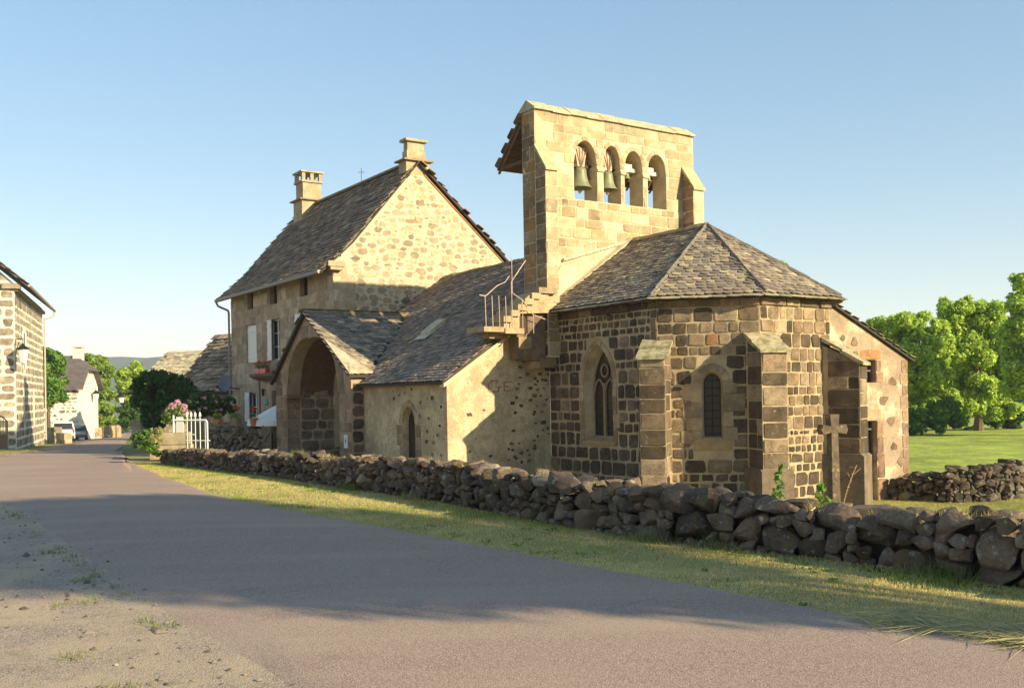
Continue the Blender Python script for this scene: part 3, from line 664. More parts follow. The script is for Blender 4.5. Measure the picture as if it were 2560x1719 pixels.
# north wall of nave and the lean-to sacristy
mb = MB(); mb.ebox(-15.1, ER, 8.0, 8.4, -1.6, 2.6); mb.ebox(-5.2, ER + .02, 6.2, 8.38, -1.6, 2.55); mb.build('north_wall', M_plaster, church)
skl = MB(); c0 = lambda e, n, dz=0.0: W3(e, n, 2.42 + RS * (n - NS + .26) + dz)
skl.prism([c0(-9.55, -1.55, .02), c0(-8.95, -1.55, .02), c0(-8.95, -.95, .02), c0(-9.55, -.95, .02)], (0, 0, .16))
so = skl.build('roof_hatch', noisy('pale_hatch', (.52, .42, .29), .2, 5, 30, .3, .005), nave_roof)
q = MB(); q.prism([c0(-9.62, -1.75, .06), c0(-8.9, -1.75, .06), c0(-8.9, -1.5, .05), c0(-9.62, -1.5, .05)], (0, 0, .03)); q.build('apron', plain('lead', (.42, .38, .33), .5), so)

# ---- porch
NP = -3.87
PE0, PE1, PAX, PZ, PEZ = -16.40, -9.85, -13.40, 4.90, 2.74
fp, LP = frame_en(PE0, NP, PE1, NP)
gtop = lambda u: PZ - (abs(u - (PAX - PE0)) * (PZ - PEZ) / ((PAX - PE0) if u < PAX - PE0 else (PE1 - PAX)))
pc, phw = -13.06 - PE0, 2.30; tfp = pointed(pc, phw, 2.10, 1.94); opp = (pc - phw, pc + phw, -.5, tfp)
mb = MB(); wall_sheet(mb, fp, 0, LP, -.5, gtop, [opp], [PAX - PE0], depth=.5); reveal(mb, fp, opp, .5)
porch = mb.build('porch_front', noisy('porch_mortar', (.36, .26, .17), .2, 3, 25, .5, .01), church)
hp = arch_hole(pc, phw + .43, -.5, 2.10, pointed(pc, phw + .42, 2.10, 2.36)); hp0 = arch_hole(pc, phw + .005, -.5, 2.10, tfp)
cl = [(0.01, -.5), (LP - .01, -.5), (LP - .01, PEZ - .03), (PAX - PE0, PZ - .05), (.01, PEZ - .03)]
arch_ring(KV, porch, fp, pc, phw, 2.10, tfp, .42, 15, PAL_PORCH, M_ashlar, .014, clip=cl)
courses(KS, porch, fp, 0.0, LP, 2.10, 4.95, .36, (1.2, 2.2), PAL_PORCH, M_ashlar, .025, .008, .014, .1, [hp], clip=cl)
courses(KS, porch, fp, 0.0, LP, -.4, 2.10, .34, (1.2, 2.2), PAL_PORCH, M_ashlar, .03, .01, .016, .12, [hp0])
M_pimp = noisy('porch_impost', (.22, .145, .095), .2, 4, 25, .5, .01)
for s in (-1, 1): q = MB(); q.box(fp.p(pc + s * (phw - .10) - .14, 2.02, .06), fp.U * .28, fp.V * .13, -fp.N * .62); q.build('impost', M_pimp, porch)
# reveal stones on the inner side of the arch that shows (west jamb)
fj = Frame(W3(-15.365, NP, 0), np.array([*N2, 0]), np.array([*E2, 0]))
courses(KS, porch, fj, .0, .5, -.4, 2.02, .34, (1.2, 1.8), PAL_PORCH, M_ashlar, .03, .008, .012, .1)
inn = MB()                                                           # room behind the arch
inn.ebox(-16.3, -15.37, NP + .5, -.5, -.4, 2.5); inn.ebox(-10.74, -9.86, NP + .5, -.9, -.4, 2.45); inn.ebox(-15.6, -10.4, -.98, -.5, -.4, 4.1)
inn = inn.build('porch_inner_wall', noisy('inner_mortar', (.46, .35, .235), .2, 3, 25, .5, .01), church)
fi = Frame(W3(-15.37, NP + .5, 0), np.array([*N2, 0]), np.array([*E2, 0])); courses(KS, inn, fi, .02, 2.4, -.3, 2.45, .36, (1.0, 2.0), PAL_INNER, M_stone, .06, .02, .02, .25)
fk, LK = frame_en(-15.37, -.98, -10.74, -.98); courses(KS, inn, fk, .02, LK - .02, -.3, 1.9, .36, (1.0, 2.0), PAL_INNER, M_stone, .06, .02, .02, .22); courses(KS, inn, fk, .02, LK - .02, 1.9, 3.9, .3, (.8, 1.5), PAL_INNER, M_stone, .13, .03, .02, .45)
q = MB(); K = 16                                                     # boarded pointed vault
us = [pc - phw * math.cos(math.pi * i / K) for i in range(K + 1)]
for a, b in zip(us[:-1], us[1:]): q.add([fp.p(a, tfp(a) + .02, -.5), fp.p(b, tfp(b) + .02, -.5), fp.p(b, tfp(b) + .02, -2.95), fp.p(a, tfp(a) + .02, -2.95)], [(3, 2, 1, 0)])
q.build('vault_boarding', M_wood, church)
side = MB(); side.ebox(PE1 - .45, PE1 - .003, NP + .5, NS + .6, -.5, 2.7); sd_ = side.build('porch_side_wall', M_mortar, church)
fsd = Frame(W3(PE1, NP, 0), np.array([*N2, 0]), np.array([*E2, 0])); courses(KS, sd_, fsd, .02, .43, -.4, 2.5, .36, (1.0, 1.5), PAL_CHOIR, M_stone, .06, .02, .02, .25)
proof = MB(); a_, b_ = (PE1 + .16), (PE0 - .16); sE = (PZ - PEZ) / (PE1 - PAX); sW = (PZ - PEZ) / (PAX - PE0); nf = NP - .14
zr = PZ + .06; zeE = zr - sE * (a_ - PAX); zeW = zr - sW * (PAX - b_); nvr = NS - .26 + (zr - 2.42) / RS; nvE = NS - .26 + (zeE - 2.42) / RS; nvW = NS - .26 + (zeW - 2.42) / RS
fE = [(a_, nf, zeE), (a_, nvE, zeE), (PAX, nvr, zr), (PAX, nf, zr)]; fW = [(b_, nvW, zeW), (b_, nf, zeW), (PAX, nf, zr), (PAX, nvr, zr)]
proof.prism(roof_pts(fE), (0, 0, -.07)); proof.prism(roof_pts(fW), (0, 0, -.07)); proof = proof.build('porch_roof', M_underroof, church)
slate_face(KSL, proof, fE, .25, .165, PAL_SLATE, M_slate, lift=.03, pointy=.7); slate_face(KSL, proof, fW, .25, .165, PAL_SLATE, M_slate, lift=.03, pointy=.7)
ridge_caps(proof, W3(PAX, nf, zr + .08), W3(PAX, nvr + .3, zr + .08), .15, .45, .08)
q = MB(); q.prism(roof_pts([(b_, nf - .02, zeW - .03), (PAX, nf - .02, zr + .02), (PAX, nf - .02, zr - .12), (b_, nf - .02, zeW - .16)]), W3(0, .12, 0) - W3(0, 0, 0)); q.build('barge_board', plain('dark_verge', (.05, .035, .03), .8), proof)
zp_ = lambda e: zr - sE * (e - PAX) + .062
q = MB(); q.prism([W3(a_, nf, zp_(a_)), W3(a_, nf + .85, zp_(a_)), W3(a_ - .7, nf + .55, zp_(a_ - .7)), W3(a_ - 1.9, nf, zp_(a_ - 1.9))], (0, 0, .035)); q.build('verge_cement', noisy('pale_cement', (.46, .38, .26), .25, 4, 30, .5, .012, spots=(((.25, .2, .12), 5, .5, .7, .6),)), proof)
# small board with a red diamond on the porch pier
q = MB(); q.box(fp.p(LP - .50, .42, .03), fp.U * .26, fp.V * .42, fp.N * .02); bo = tag(q.build('notice_board', plain('pale_enamel', (.62, .66, .64), .5)), 'small white board with a red diamond on the porch pier', 'sign')
q = MB(); cx_, cz_ = LP - .37, .65; q.prism([fp.p(cx_, cz_ - .12, .051), fp.p(cx_ + .06, cz_, .051), fp.p(cx_, cz_ + .12, .051), fp.p(cx_ - .06, cz_, .051)], fp.N * .004); q.build('diamond', plain('red_enamel', (.55, .10, .06), .5), bo)

# ---- sacristy annex on the north side
EA = .55
fx, LX = frame_en(EA, 5.2, EA, 9.45)
xt = lambda u: 4.66 - .425 * u
wn_ = (7.38 - 5.2, 7.92 - 5.2, 2.18, lambda u: 2.84); dn_ = (7.44 - 5.2, 8.02 - 5.2, -1.4, lambda u: 1.08)
mb = MB(); wall_sheet(mb, fx, 0, 2.2, -1.6, xt, [], depth=.5, back=False)
wall_sheet(mb, fx, 2.0, LX, -1.6, xt, [(2.2, 2.76, -1.4, lambda u: 1.08)], depth=.5, back=False) if False else None
mb = MB()
us = [0, 2.18, 2.76, LX]                                              # window and door share one bay
for a, b in ((0, 2.18), (2.76, LX)): mb.add([fx.p(a, -1.6), fx.p(b, -1.6), fx.p(b, xt(b)), fx.p(a, xt(a))], [(0, 1, 2, 3)])
mb.add([fx.p(2.18, 1.08), fx.p(2.76, 1.08), fx.p(2.76, 2.18), fx.p(2.18, 2.18)], [(0, 1, 2, 3)]); mb.add([fx.p(2.18, 2.84), fx.p(2.76, 2.84), fx.p(2.76, xt(2.76)), fx.p(2.18, xt(2.18))], [(0, 1, 2, 3)])
for op in ((2.18, 2.76, -1.4, lambda u: 1.08), (2.18, 2.76, 2.18, lambda u: 2.84)): reveal(mb, fx, op, .22, k=2)
fxn = Frame(W3(EA, 9.45, 0), -np.array([*E2, 0]), np.array([*N2, 0])); wall_sheet(mb, fxn, 0, 4.6, -1.6, lambda u: xt(LX), depth=.4, back=False)
annex = mb.build('annex_wall', M_annex, church)
scatter(KS, annex, fx, [(.3, 2.2, 1.9, 4.0), (2.9, -1.1, 4.1, .6), (2.9, .8, 4.1, 2.6)], [8, 12, 9], (.25, .5), [(2, (.17, .11, .07)), (2, (.24, .16, .10)), (1, (.13, .09, .06))], M_stone, .012)
stone(KS, fx, rough_rect(2.05, 2.86, 2.95, 3.12, .01), .02, .015, (.34, .17, .07), M_ashlar, annex); stone(KS, fx, rough_rect(2.02, 1.10, 2.92, 1.40, .01), .02, .015, (.36, .27, .16), M_ashlar, annex)
for a in (2.76, ):
    for z0, z1 in ((-1.3, -.6), (-.6, .1), (.1, .6), (.6, 1.08), (2.18, 2.5), (2.5, 2.84)): stone(KS, fx, rough_rect(a + .005, z0 + .01, a + rnd.uniform(.2, .36), z1 - .01, .01), .018, .012, pick([(1, (.20, .12, .08)), (1, (.26, .16, .10))]), M_stone, annex)
z = -1.3
while z < 2.7:
    h = rnd.uniform(.3, .45); stone(KS, fx, rough_rect(LX - rnd.uniform(.22, .4), z, LX - .005, z + h - .03, .015), .016, .012, pick([(1, (.22, .14, .09)), (1, (.30, .20, .12))]), M_stone, annex); z += h
M_sash = plain('brown_sash', (.12, .09, .08), .6)
for z0, z1, zc, nm, lb in ((2.18, 2.84, 2.5, 'window', 'small square window high on the annex'), (-.75, 1.08, .80, 'door', 'narrow glazed door of the annex')):
    xo = MB()
    for xa, xw_ in ((2.18, .05), (2.71, .05), (2.45, .035)): xo.box(fx.p(xa, z0, -.2), fx.U * xw_, fx.V * (z1 - z0), fx.N * .05)
    xo.box(fx.p(2.181, zc, -.2), fx.U * .578, fx.V * .05, fx.N * .052); xw = xo.build(nm, M_sash, church); xw['label'] = lb
    mb = MB(); zb_ = z0 if nm == 'window' else -1.4; mb.add([fx.p(2.18, zb_, -.215), fx.p(2.76, zb_, -.215), fx.p(2.76, z1, -.215), fx.p(2.18, z1, -.215)], [(0, 1, 2, 3)]); mb.build('pane', M_glass, xw)
mb = MB(); mb.box(fx.p(2.19, -1.4, -.16), fx.U * .28, fx.V * 1.0, fx.N * .05); mb.build('door_panel', noisy('pale_panel', (.48, .40, .28), .15, 4, 30, .3, .005), church)
ar = MB(); P_ = [fx.p(0, xt(0) + .02, .10), fx.p(LX + .22, xt(LX + .22) + .02, .10), fx.p(LX + .22, xt(LX + .22) + .02, -4.9), fx.p(0, xt(0) + .02, -4.9)]
ar.prism(P_, (0, 0, .07)); ao = ar.build('annex_roof', M_underroof, church)
UU = P_[2] - P_[1]; Q_ = [P_[1] + np.array([0, 0, .07]), P_[2] + np.array([0, 0, .07]), P_[3] + np.array([0, 0, .07]), P_[0] + np.array([0, 0, .07])]
slate_face(KSL, ao, Q_, .3, .2, PAL_SLATE, M_slate)

# ---- outside stair up to the bells
st = MB(); SA, SB = -4.72, -3.98                                       # along n, between e = SA..SB
M_step = noisy('stair_stone', (.36, .275, .165), .3, 3, 22, .6, .012, tint=True, spots=((ORANGE, 4, .56, .68, .5), ((.09, .07, .045), 3, .58, .7, .5)))
st.prism([W3(SB - .06, -1.95, 3.68), W3(SB - .06, -1.45, 3.68), W3(SB - .06, -1.40, 4.25), W3(SB - .06, -.42, 4.3), W3(SB - .06, -.42, 4.85), W3(SB - .06, -1.0, 4.85), W3(SB - .06, -1.95, 4.0)], W3(-.6, 0, 0) - W3(0, 0, 0), (1.15, 1.12, 1.05))
stair = st.build('bell_stair', M_step, church)
for k in range(6):
    a = -2.0 + k * .24; z = 4.0 + k * .168; q = MB(); c = rnd.uniform(.8, 1.15)
    q.ebox(SA, SB + .02, a, a + (.30 if k < 5 else .62), z, z + .165, (c, c, c)); q.build('step', M_step, stair)
q = MB(); q.ebox(SA - .1, SB + .06, -2.66, -1.98, 3.72, 3.86); q.ebox(SA - .1, SB + .10, -2.0, -1.38, 3.68, 3.83, (1.1, 1.1, 1.1)); q.ebox(SA - .1, SB - .25, -2.3, -1.7, 3.56, 3.715, (.8, .8, .8)); q.build('landing', M_step, stair)
q = MB(); q.ebox(EB + .01, EB + .46, -1.38, -.95, 3.28, 3.62, (.85, .8, .75)); q.ebox(EB + .01, EB + .42, -1.20, -.70, 2.96, 3.27, (.55, .5, .45)); q.ebox(EB + .01, EB + .50, -.66, -.12, 2.76, 3.04, (.6, .56, .5)); q.ebox(EB + .02, EB + .44, -.9, -.5, 2.72, 2.94, (.9, .85, .8)); q.build('corbel', M_step, stair)
q = MB(); q.ebox(EB + .05, EB + .40, -1.40, -.43, 3.0, 4.28, (.42, .36, .30)); q.build('stair_pier', noisy('stair_pier_stone', (.17, .12, .08), .3, 3, 20, .6, .012), stair)
q = MB(); q.ebox(EB + .39, EB + .47, -1.35, -1.08, 3.72, 4.20); q.build('doorway_shade', M_darkwood, stair)  # dark box stands for the shade inside an open doorway
rl = MB(); ee = SB + .03
base = [(-2.58, 3.86), (-2.36, 3.86), (-2.14, 3.86), (-1.92, 3.83), (-1.72, 3.83)]
for i, (n, z) in enumerate(base): rl.bar(W3(ee, n, z), W3(ee, n - .02 + (.0 if i < 4 else 0), 4.70 if i < 4 else 5.12), .013, 6)
rl.tube([W3(ee, -2.78, 4.70), W3(ee, -2.58, 4.68), W3(ee, -2.2, 4.98), W3(ee, -1.95, 5.08), W3(ee, -1.80, 5.26)], .014); rl.tube([W3(ee, -1.73, 5.12), W3(ee, -1.25, 5.72)], .015)
rl.tube([W3(ee, -1.72, 4.80), W3(ee, -1.38, 4.62), W3(ee, -1.02, 4.22), W3(ee, -.25, 4.00)], .012); rl.bar(W3(ee, -1.38, 3.84), W3(ee, -1.38, 4.62), .012); rl.bar(W3(ee, -1.02, 3.7), W3(ee, -1.02, 4.22), .012); 
q = MB(); q.bar(W3(SA, -1.2, 4.9), W3(SA, -1.2, 5.9), .012); q.build('railing_post', M_rust, stair)
rl.build('railing', M_rust, stair)

# ---- bells (hang in the openings)
def bell(n, e, ztop, R_, H_, label, big):
    o = thing('church_bell', W3(e, n, ztop - H_), label, 'bell', 'bells in the bell gable')
    b = W3(e, n, ztop - H_)
    prof = [(R_ * .02, H_), (R_ * .42, H_ * .99), (R_ * .54, H_ * .93), (R_ * .57, H_ * .80), (R_ * .62, H_ * .55), (R_ * .71, H_ * .32), (R_ * .86, H_ * .12), (R_, 0.02), (R_ * 1.0, 0), (R_ * .9, 0.0), (R_ * .74, H_ * .15), (R_ * .55, H_ * .5), (R_ * .5, H_ * .9)]
    q = MB(); q.lathe(b, prof, 24); q.build('bell_body', M_bronze, o, smooth=True)
    q = MB(); q.bar(b + (0, 0, H_ * .8), b + (0, 0, -H_ * .10), .018); q.lathe(b + (0, 0, -H_ * .16), [(.001, -.07), (.05, -.03), (.06, .02), (.03, .08), (.001, .1)], 10); q.build('clapper', plain('pale_clapper', (.40, .28, .20), .6) if big else M_iron, o)
    if big:
        q = MB(); U, Nn = np.array([*N2, 0]), np.array([*E2, 0]); t = b + (0, 0, H_)
        q.prism([t - U * .13 + Nn * .07 + (0, 0, .03), t + U * .13 + Nn * .07 + (0, 0, .03), t + U * .17 + Nn * .07 + (0, 0, .30), t + U * .26 + Nn * .07 + (0, 0, .52), t + U * .22 + Nn * .07 + (0, 0, .62), t - U * .22 + Nn * .07 + (0, 0, .62), t - U * .26 + Nn * .07 + (0, 0, .52), t - U * .17 + Nn * .07 + (0, 0, .30)], -Nn * .14)
        hs = q.build('headstock', M_palewood, o)
        q = MB()
        for x0, x1 in ((-.02, -.19), (-.01, -.07), (.01, .07), (.02, .19)): q.bar(t + U * x0 + Nn * .085 + (0, 0, .0), t + U * x1 + Nn * .085 + (0, 0, .60), .012)
        q.build('strap', plain('strap_iron', (.22, .15, .11), .6), hs)
        q = MB(); q.box(t - U * .40 - Nn * .06, U * .80, Nn * .12, (0, 0, .10)); q.build('beam', M_darkwood, o)
        q = MB(); wc = t + U * .30 + (0, 0, .08); rr = .40 * R_ / .36                   # half ringing wheel
        pts = [wc + Nn * .02 - Nn * 0 + np.array([0, 0, 1]) * rr * math.sin(a) + U * rr * .55 * math.cos(a) for a in [R(-75 + 15 * i) for i in range(12)]]
        q.tube(pts, .016); q.bar(wc + (0, 0, -rr), wc + (0, 0, rr), .022); q.bar(wc, pts[0], .012); q.bar(wc, pts[6], .012); q.build('ringing_wheel', M_redpaint, o)
    else:
        U, Nn = np.array([*N2, 0]), np.array([*E2, 0]); t = b + (0, 0, H_)
        q = MB(); q.box(t - U * .30 - Nn * .08 + (0, 0, .02), U * .62, Nn * .16, (0, 0, .11)); q.box(t - U * .22 - Nn * .07 + (0, 0, .13), U * .38, Nn * .14, (0, 0, .13)); q.build('headstock', M_mortar_white, o)
n1 = pe(1400 + 318 / 6.486, 420, -4.95)[0]; n2 = pe(1400 + 762 / 6.486, 420, -4.95)[0]
z1t = pe(1400 + 318 / 6.486, 330 + 585 / 6.486, -4.95)[1]; z1b = pe(1450, 330 + 915 / 6.486, -4.95)[1]
bell(n1, -4.95, z1t, .36, z1t - z1b, 'largest green bronze bell in the first arch of the gable', True)
z2t = pe(1515, 330 + 650 / 6.486, -4.95)[1]; z2b = pe(1515, 330 + 940 / 6.486, -4.95)[1]
bell(n2, -4.95, z2t, .31, z2t - z2b, 'second green bronze bell in the next arch', True)
n3, z3t = pe(1400 + 1080 / 6.486, 330 + 665 / 6.486, -4.95); bell(n3, -4.95, z3t, .125, .20, 'small bell under a white wooden yoke in the third arch', False)
n4, z4t = pe(1400 + 1430 / 6.486, 330 + 720 / 6.486, -5.0); bell(n4, -5.0, z4t, .115, .18, 'smallest bell half hidden in the last arch of the gable', False)
flush(KS, 300, 'stone'); flush(KV, 120, 'voussoir'); flush(KSL, 300, 'slate')
# ================================================================ HOUSE BEHIND THE CHURCH
HN, HE0, HE1, HZ0, HZE = -2.07, -26.9, -15.2, .2, 6.98
PAL_FAC = [(4, (.42, .315, .215)), (2.5, (.36, .265, .185)), (1.5, (.46, .355, .245)), (.8, (.31, .225, .165))]
PAL_RUB = [(3, (.43, .34, .22)), (2, (.36, .28, .185)), (1.0, (.27, .21, .14)), (.5, (.43, .31, .18))]
PAL_LAUZE = [(w_, (c_[0] * 1.15, c_[1] * 1.12, c_[2] * 1.05)) for w_, c_ in [(4, (.24, .18, .135)), (2.5, (.195, .145, .112)), (1.3, (.30, .235, .17)), (.6, (.14, .105, .088))]]
KH, KHR = ('house', 'stone'), ('house', 'slate')
house = thing('stone_house', W3(-20, 1.5, .3), 'tall stone house with rubble gable, two chimneys and white shutters beside the church', 'house')
fh, LH = frame_en(HE0, HN, HE1, HN)
u_ = lambda e: e - HE0
hop = {'attic': [(-24.62, -23.87, 5.99, 6.84), (-21.75, -20.93, 5.97, 6.84), (-18.43, -17.63, 6.0, 6.84)], 'first': [(-24.85, -23.50, 3.62, 5.30), (-21.99, -20.66, 3.64, 5.34), (-18.6, -17.3, 3.64, 5.34)], 'ground': [(-25.0, -23.47, 1.02, 2.32), (-21.75, -20.4, 1.02, 2.36)]}
mb = MB()
def quad(f, a, b, v0, v1): mb.add([f.p(a, v0), f.p(b, v0), f.p(b, v1), f.p(a, v1)], [(0, 1, 2, 3)])
bands = [(HZ0, 2.9, hop['ground']), (2.9, 5.6, hop['first']), (5.6, HZE, hop['attic'])]
for z0, z1, ops in bands:
    wall_sheet(mb, Frame(fh.O, fh.U, fh.N), 0, LH, z0, (lambda zz: (lambda u: zz))(z1), [(u_(a), u_(b), s, (lambda t: (lambda u: t))(t)) for a, b, s, t in ops], depth=.5, back=False)
    for a, b, s, t in ops: reveal(mb, fh, (u_(a), u_(b), s, (lambda t: (lambda u: t))(t)), .24, k=2)
fac = mb.build('facade_wall', noisy('facade_mortar', (.39, .295, .20), .2, 3, 25, .4, .008), house)
holes = [(lambda a, b, s, t: (lambda v: (u_(a) - .005, u_(b) + .005) if s < v < t else None))(*o) for ops in hop.values() for o in ops]
courses(KH, fac, fh, .01, LH - .01, .3, HZE - .02, .42, (1.2, 2.6), PAL_FAC, M_ashlar, .014, .004, .006, .06, holes, inset=.01)
def win(parent, f, a, b, s, t, d, rows=3, cols=2, label=None):
    q = MB(); g = .06
    for x in (a, b - g): q.box(f.p(x, s, -d), f.U * g, f.V * (t - s), f.N * .05)
    for y in (s, t - g): q.box(f.p(a + g, y, -d), f.U * (b - a - 2 * g), f.V * g, f.N * .05)
    for i in range(1, cols): q.box(f.p(a + (b - a) * i / cols - .04, s + g, -d), f.U * .08, f.V * (t - s - 2 * g), f.N * .055)
    for i in range(1, rows): q.box(f.p(a + g, s + (t - s) * i / rows - .02, -d), f.U * (b - a - 2 * g), f.V * .035, f.N * .045)
    o = q.build('window', M_wframe, parent); 
    if label: o['label'] = label
    p = MB(); p.add([f.p(a, s, -d + .012), f.p(b, s, -d + .012), f.p(b, t, -d + .012), f.p(a, t, -d + .012)], [(0, 1, 2, 3)]); p.build('pane', M_pane, o); return o
M_pane = plain('room_dark_glass', (.05, .048, .045), .12, 0, .6)
def shutter(parent, f, a, b, s, t, d, label=None):
    q = MB(); n = max(2, int((b - a) / .13))
    for i in range(n): q.box(f.p(a + (b - a) * i / n + .004, s, -d), f.U * ((b - a) / n - .008), f.V * (t - s), f.N * .035)
    for z in (s + .2, t - .3): q.box(f.p(a, z, -d + .035), f.U * (b - a), f.V * .09, f.N * .02)
    o = q.build('shutter', M_white, parent)
    if label: o['label'] = label
for a, b, s, t in hop['attic']:
    o = win(house, fh, u_(a), u_(b), s, t, .235, 2, 1)
    o.data.materials[0] = plain('attic_frame', (.05, .04, .035), .8)
a, b, s, t = hop['first'][0]; shutter(house, fh, u_(a) + .02, u_(b) - .02, s + .02, t - .02, .10, 'closed white plank shutters on the first floor')
a, b, s, t = hop['first'][1]; win(house, fh, u_(a) + .02, u_(b) - .02, s, t, .22, 3, 2); shutter(house, fh, u_(a) - .04, u_(a) + .42, s, t, -.02); 
a, b, s, t = hop['first'][2]; win(house, fh, u_(a), u_(b), s, t, .22, 3, 2); shutter(house, fh, u_(a) - .3, u_(a) + .25, s, t, -.02)
a, b, s, t = hop['ground'][0]; win(house, fh, u_(a) + .3, u_(b) - .02, s, t, .20, 2, 2, 'white glazed door of the house'); shutter(house, fh, u_(a) - .05, u_(a) + .5, s, t, -.02)
a, b, s, t = hop['ground'][1]; q = MB(); q.box(fh.p(u_(a), s, -.23), fh.U * (b - a), fh.V * (t - s), fh.N * .04); q.build('door', M_darkwood, house)
q = MB(); q.prism([fh.p(u_(-22.7), 2.96, .62), fh.p(u_(-22.7), 3.08, .66), fh.p(u_(-22.7), 3.08, -.05), fh.p(u_(-22.7), 2.78, -.05), fh.p(u_(-22.7), 2.80, .30)], fh.U * 4.2); q.build('balcony_slab', noisy('balcony_stone', (.19, .135, .095), .2, 4, 25, .4, .008), house)
q = MB(); q.bar(fh.p(u_(-21.95), 1.0, .45), fh.p(u_(-21.95), 2.85, .45), .035); q.build('balcony_post', plain('grey_post', (.12, .10, .09), .7), house)
# gable with rubble stones in cream mortar
NA, ZA, NHN = 1.50, 10.86, 5.62
fg, LG = frame_en(HE1, HN, HE1, NHN)
gh = lambda u: HZE + (ZA - HZE) * u / (NA - HN) if u < NA - HN else ZA - (ZA - 7.25) * (u - (NA - HN)) / (NHN - NA)
mb = MB(); wall_sheet(mb, fg, 0, LG, HZ0, gh, extra=[NA - HN], depth=.5, back=False)
gw = mb.build('gable_wall', M_mortar_cream, house)
clp = [(.06, 2.0), (LG, 2.0), (LG, gh(LG) - .1), (NA - HN, ZA - .15), (.06, HZE - .1)]
done = {}                                                            # irregular rubble, largest stones first
sizes = sorted([.09 + .36 * rnd.random() ** 1.5 for _ in range(1000)], reverse=True)
for sz in sizes:
    for _ in range(60):
        u, v = rnd.uniform(.75, LG), rnd.uniform(4.4, 10.8)
        if len(clip_poly([(u - sz * .5, v - sz * .3), (u + sz * .5, v - sz * .3), (u + sz * .5, v + sz * .3), (u - sz * .5, v + sz * .3)], clp)) != 4 or area2(clip_poly([(u - sz * .5, v - sz * .3), (u + sz * .5, v - sz * .3), (u + sz * .5, v + sz * .3), (u - sz * .5, v + sz * .3)], clp)) < sz * sz * .55: continue
        gx, gy = int(u / .5), int(v / .5); near = [q for a in (-1, 0, 1) for b in (-1, 0, 1) for q in done.get((gx + a, gy + b), ())]
        if any(abs(u - a) < (sz + c) * .46 + .012 and abs(v - b) < (sz + c) * .27 + .012 for a, b, c in near): continue
        done.setdefault((gx, gy), []).append((u, v, sz)); w, h = sz * rnd.uniform(.8, 1.05), sz * rnd.uniform(.45, .66)
        stone(KH, fg, rough_rect(u - w / 2, v - h / 2, u + w / 2, v + h / 2, sz * .06, .5), .008 * rnd.uniform(.5, 1.5), .012, pick(PAL_RUB), M_ashlar, gw); break
courses(KH, gw, fg, .0, .9, 4.3, 6.9, .42, (1.5, 2.2), [(1, (.36, .27, .165))], M_ashlar, .01, .003, .006, .05)
mb = MB(); fgw = Frame(W3(HE0, NHN, 0), -np.array([*N2, 0]), -np.array([*E2, 0]))
wall_sheet(mb, fgw, 0, LG, HZ0, lambda u: gh(LG - u), extra=[LG - (NA - HN)], depth=.5, back=False)
fnn = Frame(W3(HE1, NHN, 0), -np.array([*E2, 0]), np.array([*N2, 0])); wall_sheet(mb, fnn, 0, LH, HZ0, lambda u: 7.2, depth=.4, back=False); mb.build('rear_wall', M_mortar_cream, house)
# roof of rough slabs, kicked out at the eave
RO = MB(); ew, ee_ = HE0 - .3, HE1 + .16
S1 = [(ew, HN - .55, 6.62), (ee_, HN - .55, 6.62), (ee_, HN + .75, 7.80), (ew, HN + .75, 7.80)]
S2 = [(ew, HN + .75, 7.80), (ee_, HN + .75, 7.80), (ee_, NA, 11.08), (ew, NA, 11.08)]
S3 = [(ew, NHN + .4, 7.08), (ee_, NHN + .4, 7.08), (ee_, NA, 11.08), (ew, NA, 11.08)]
for s_ in (S1, S2, S3): RO.prism(roof_pts(s_), (0, 0, -.10))
roof = RO.build('roof', M_underroof, house)
kw = dict(lift=.05, pointy=.35, jit=.16, th=.028)
slate_face(KHR, roof, S1, .40, .21, PAL_LAUZE, M_lauze, **kw); slate_face(KHR, roof, S2, .40, .21, PAL_LAUZE, M_lauze, **kw); slate_face(KHR, roof, S3, .40, .21, PAL_LAUZE, M_lauze, **kw)
ridge_caps(roof, W3(ew, NA, 11.22), W3(ee_ - .7, NA, 11.22), .22, .6, .12)
q = MB(); q.prism(roof_pts([(ee_ - .26, NA + .3, 10.66), (ee_ - .26, NHN + .3, 7.02), (ee_ - .26, NHN + .3, 6.94), (ee_ - .26, NA + .3, 10.56)]), W3(.14, 0, 0) - W3(0, 0, 0)); q.build('verge_board', noisy('orange_verge', (.40, .20, .07), .25, 4, 25, .3, .005), roof)
q = MB(); q.prism(roof_pts([(ee_ - .18, HN + .3, 7.32), (ee_ - .18, NA - .5, 10.42), (ee_ - .18, NA - .5, 10.30), (ee_ - .18, HN + .3, 7.20)]), W3(.1, 0, 0) - W3(0, 0, 0)); q.build('verge_mortar', M_mortar_cream, roof)
q = MB(); q.ebox(HE1 - .3, HE1 + .3, HN - .30, HN + .35, 6.80, 7.0, (1, 1, 1)); q.ebox(HE1 - .3, HE1 + .26, HN - .2, HN + .3, 6.68, 6.80); q.build('kneeler', noisy('kneeler_stone', (.42, .30, .19), .2, 4, 25, .4, .008), house)
q = MB(); q.tube([fh.p(-.4, 6.60, .58), fh.p(LH + .1, 6.60, .58)], .075, 8); q.tube([fh.p(-.4, 6.55, .58), fh.p(-.32, 6.35, .50), fh.p(-.1, 6.15, .12), fh.p(-.06, 6.05, .09), fh.p(-.06, .6, .09)], .05, 8); q.build('gutter', plain('zinc', (.30, .25, .21), .55, .2), house)
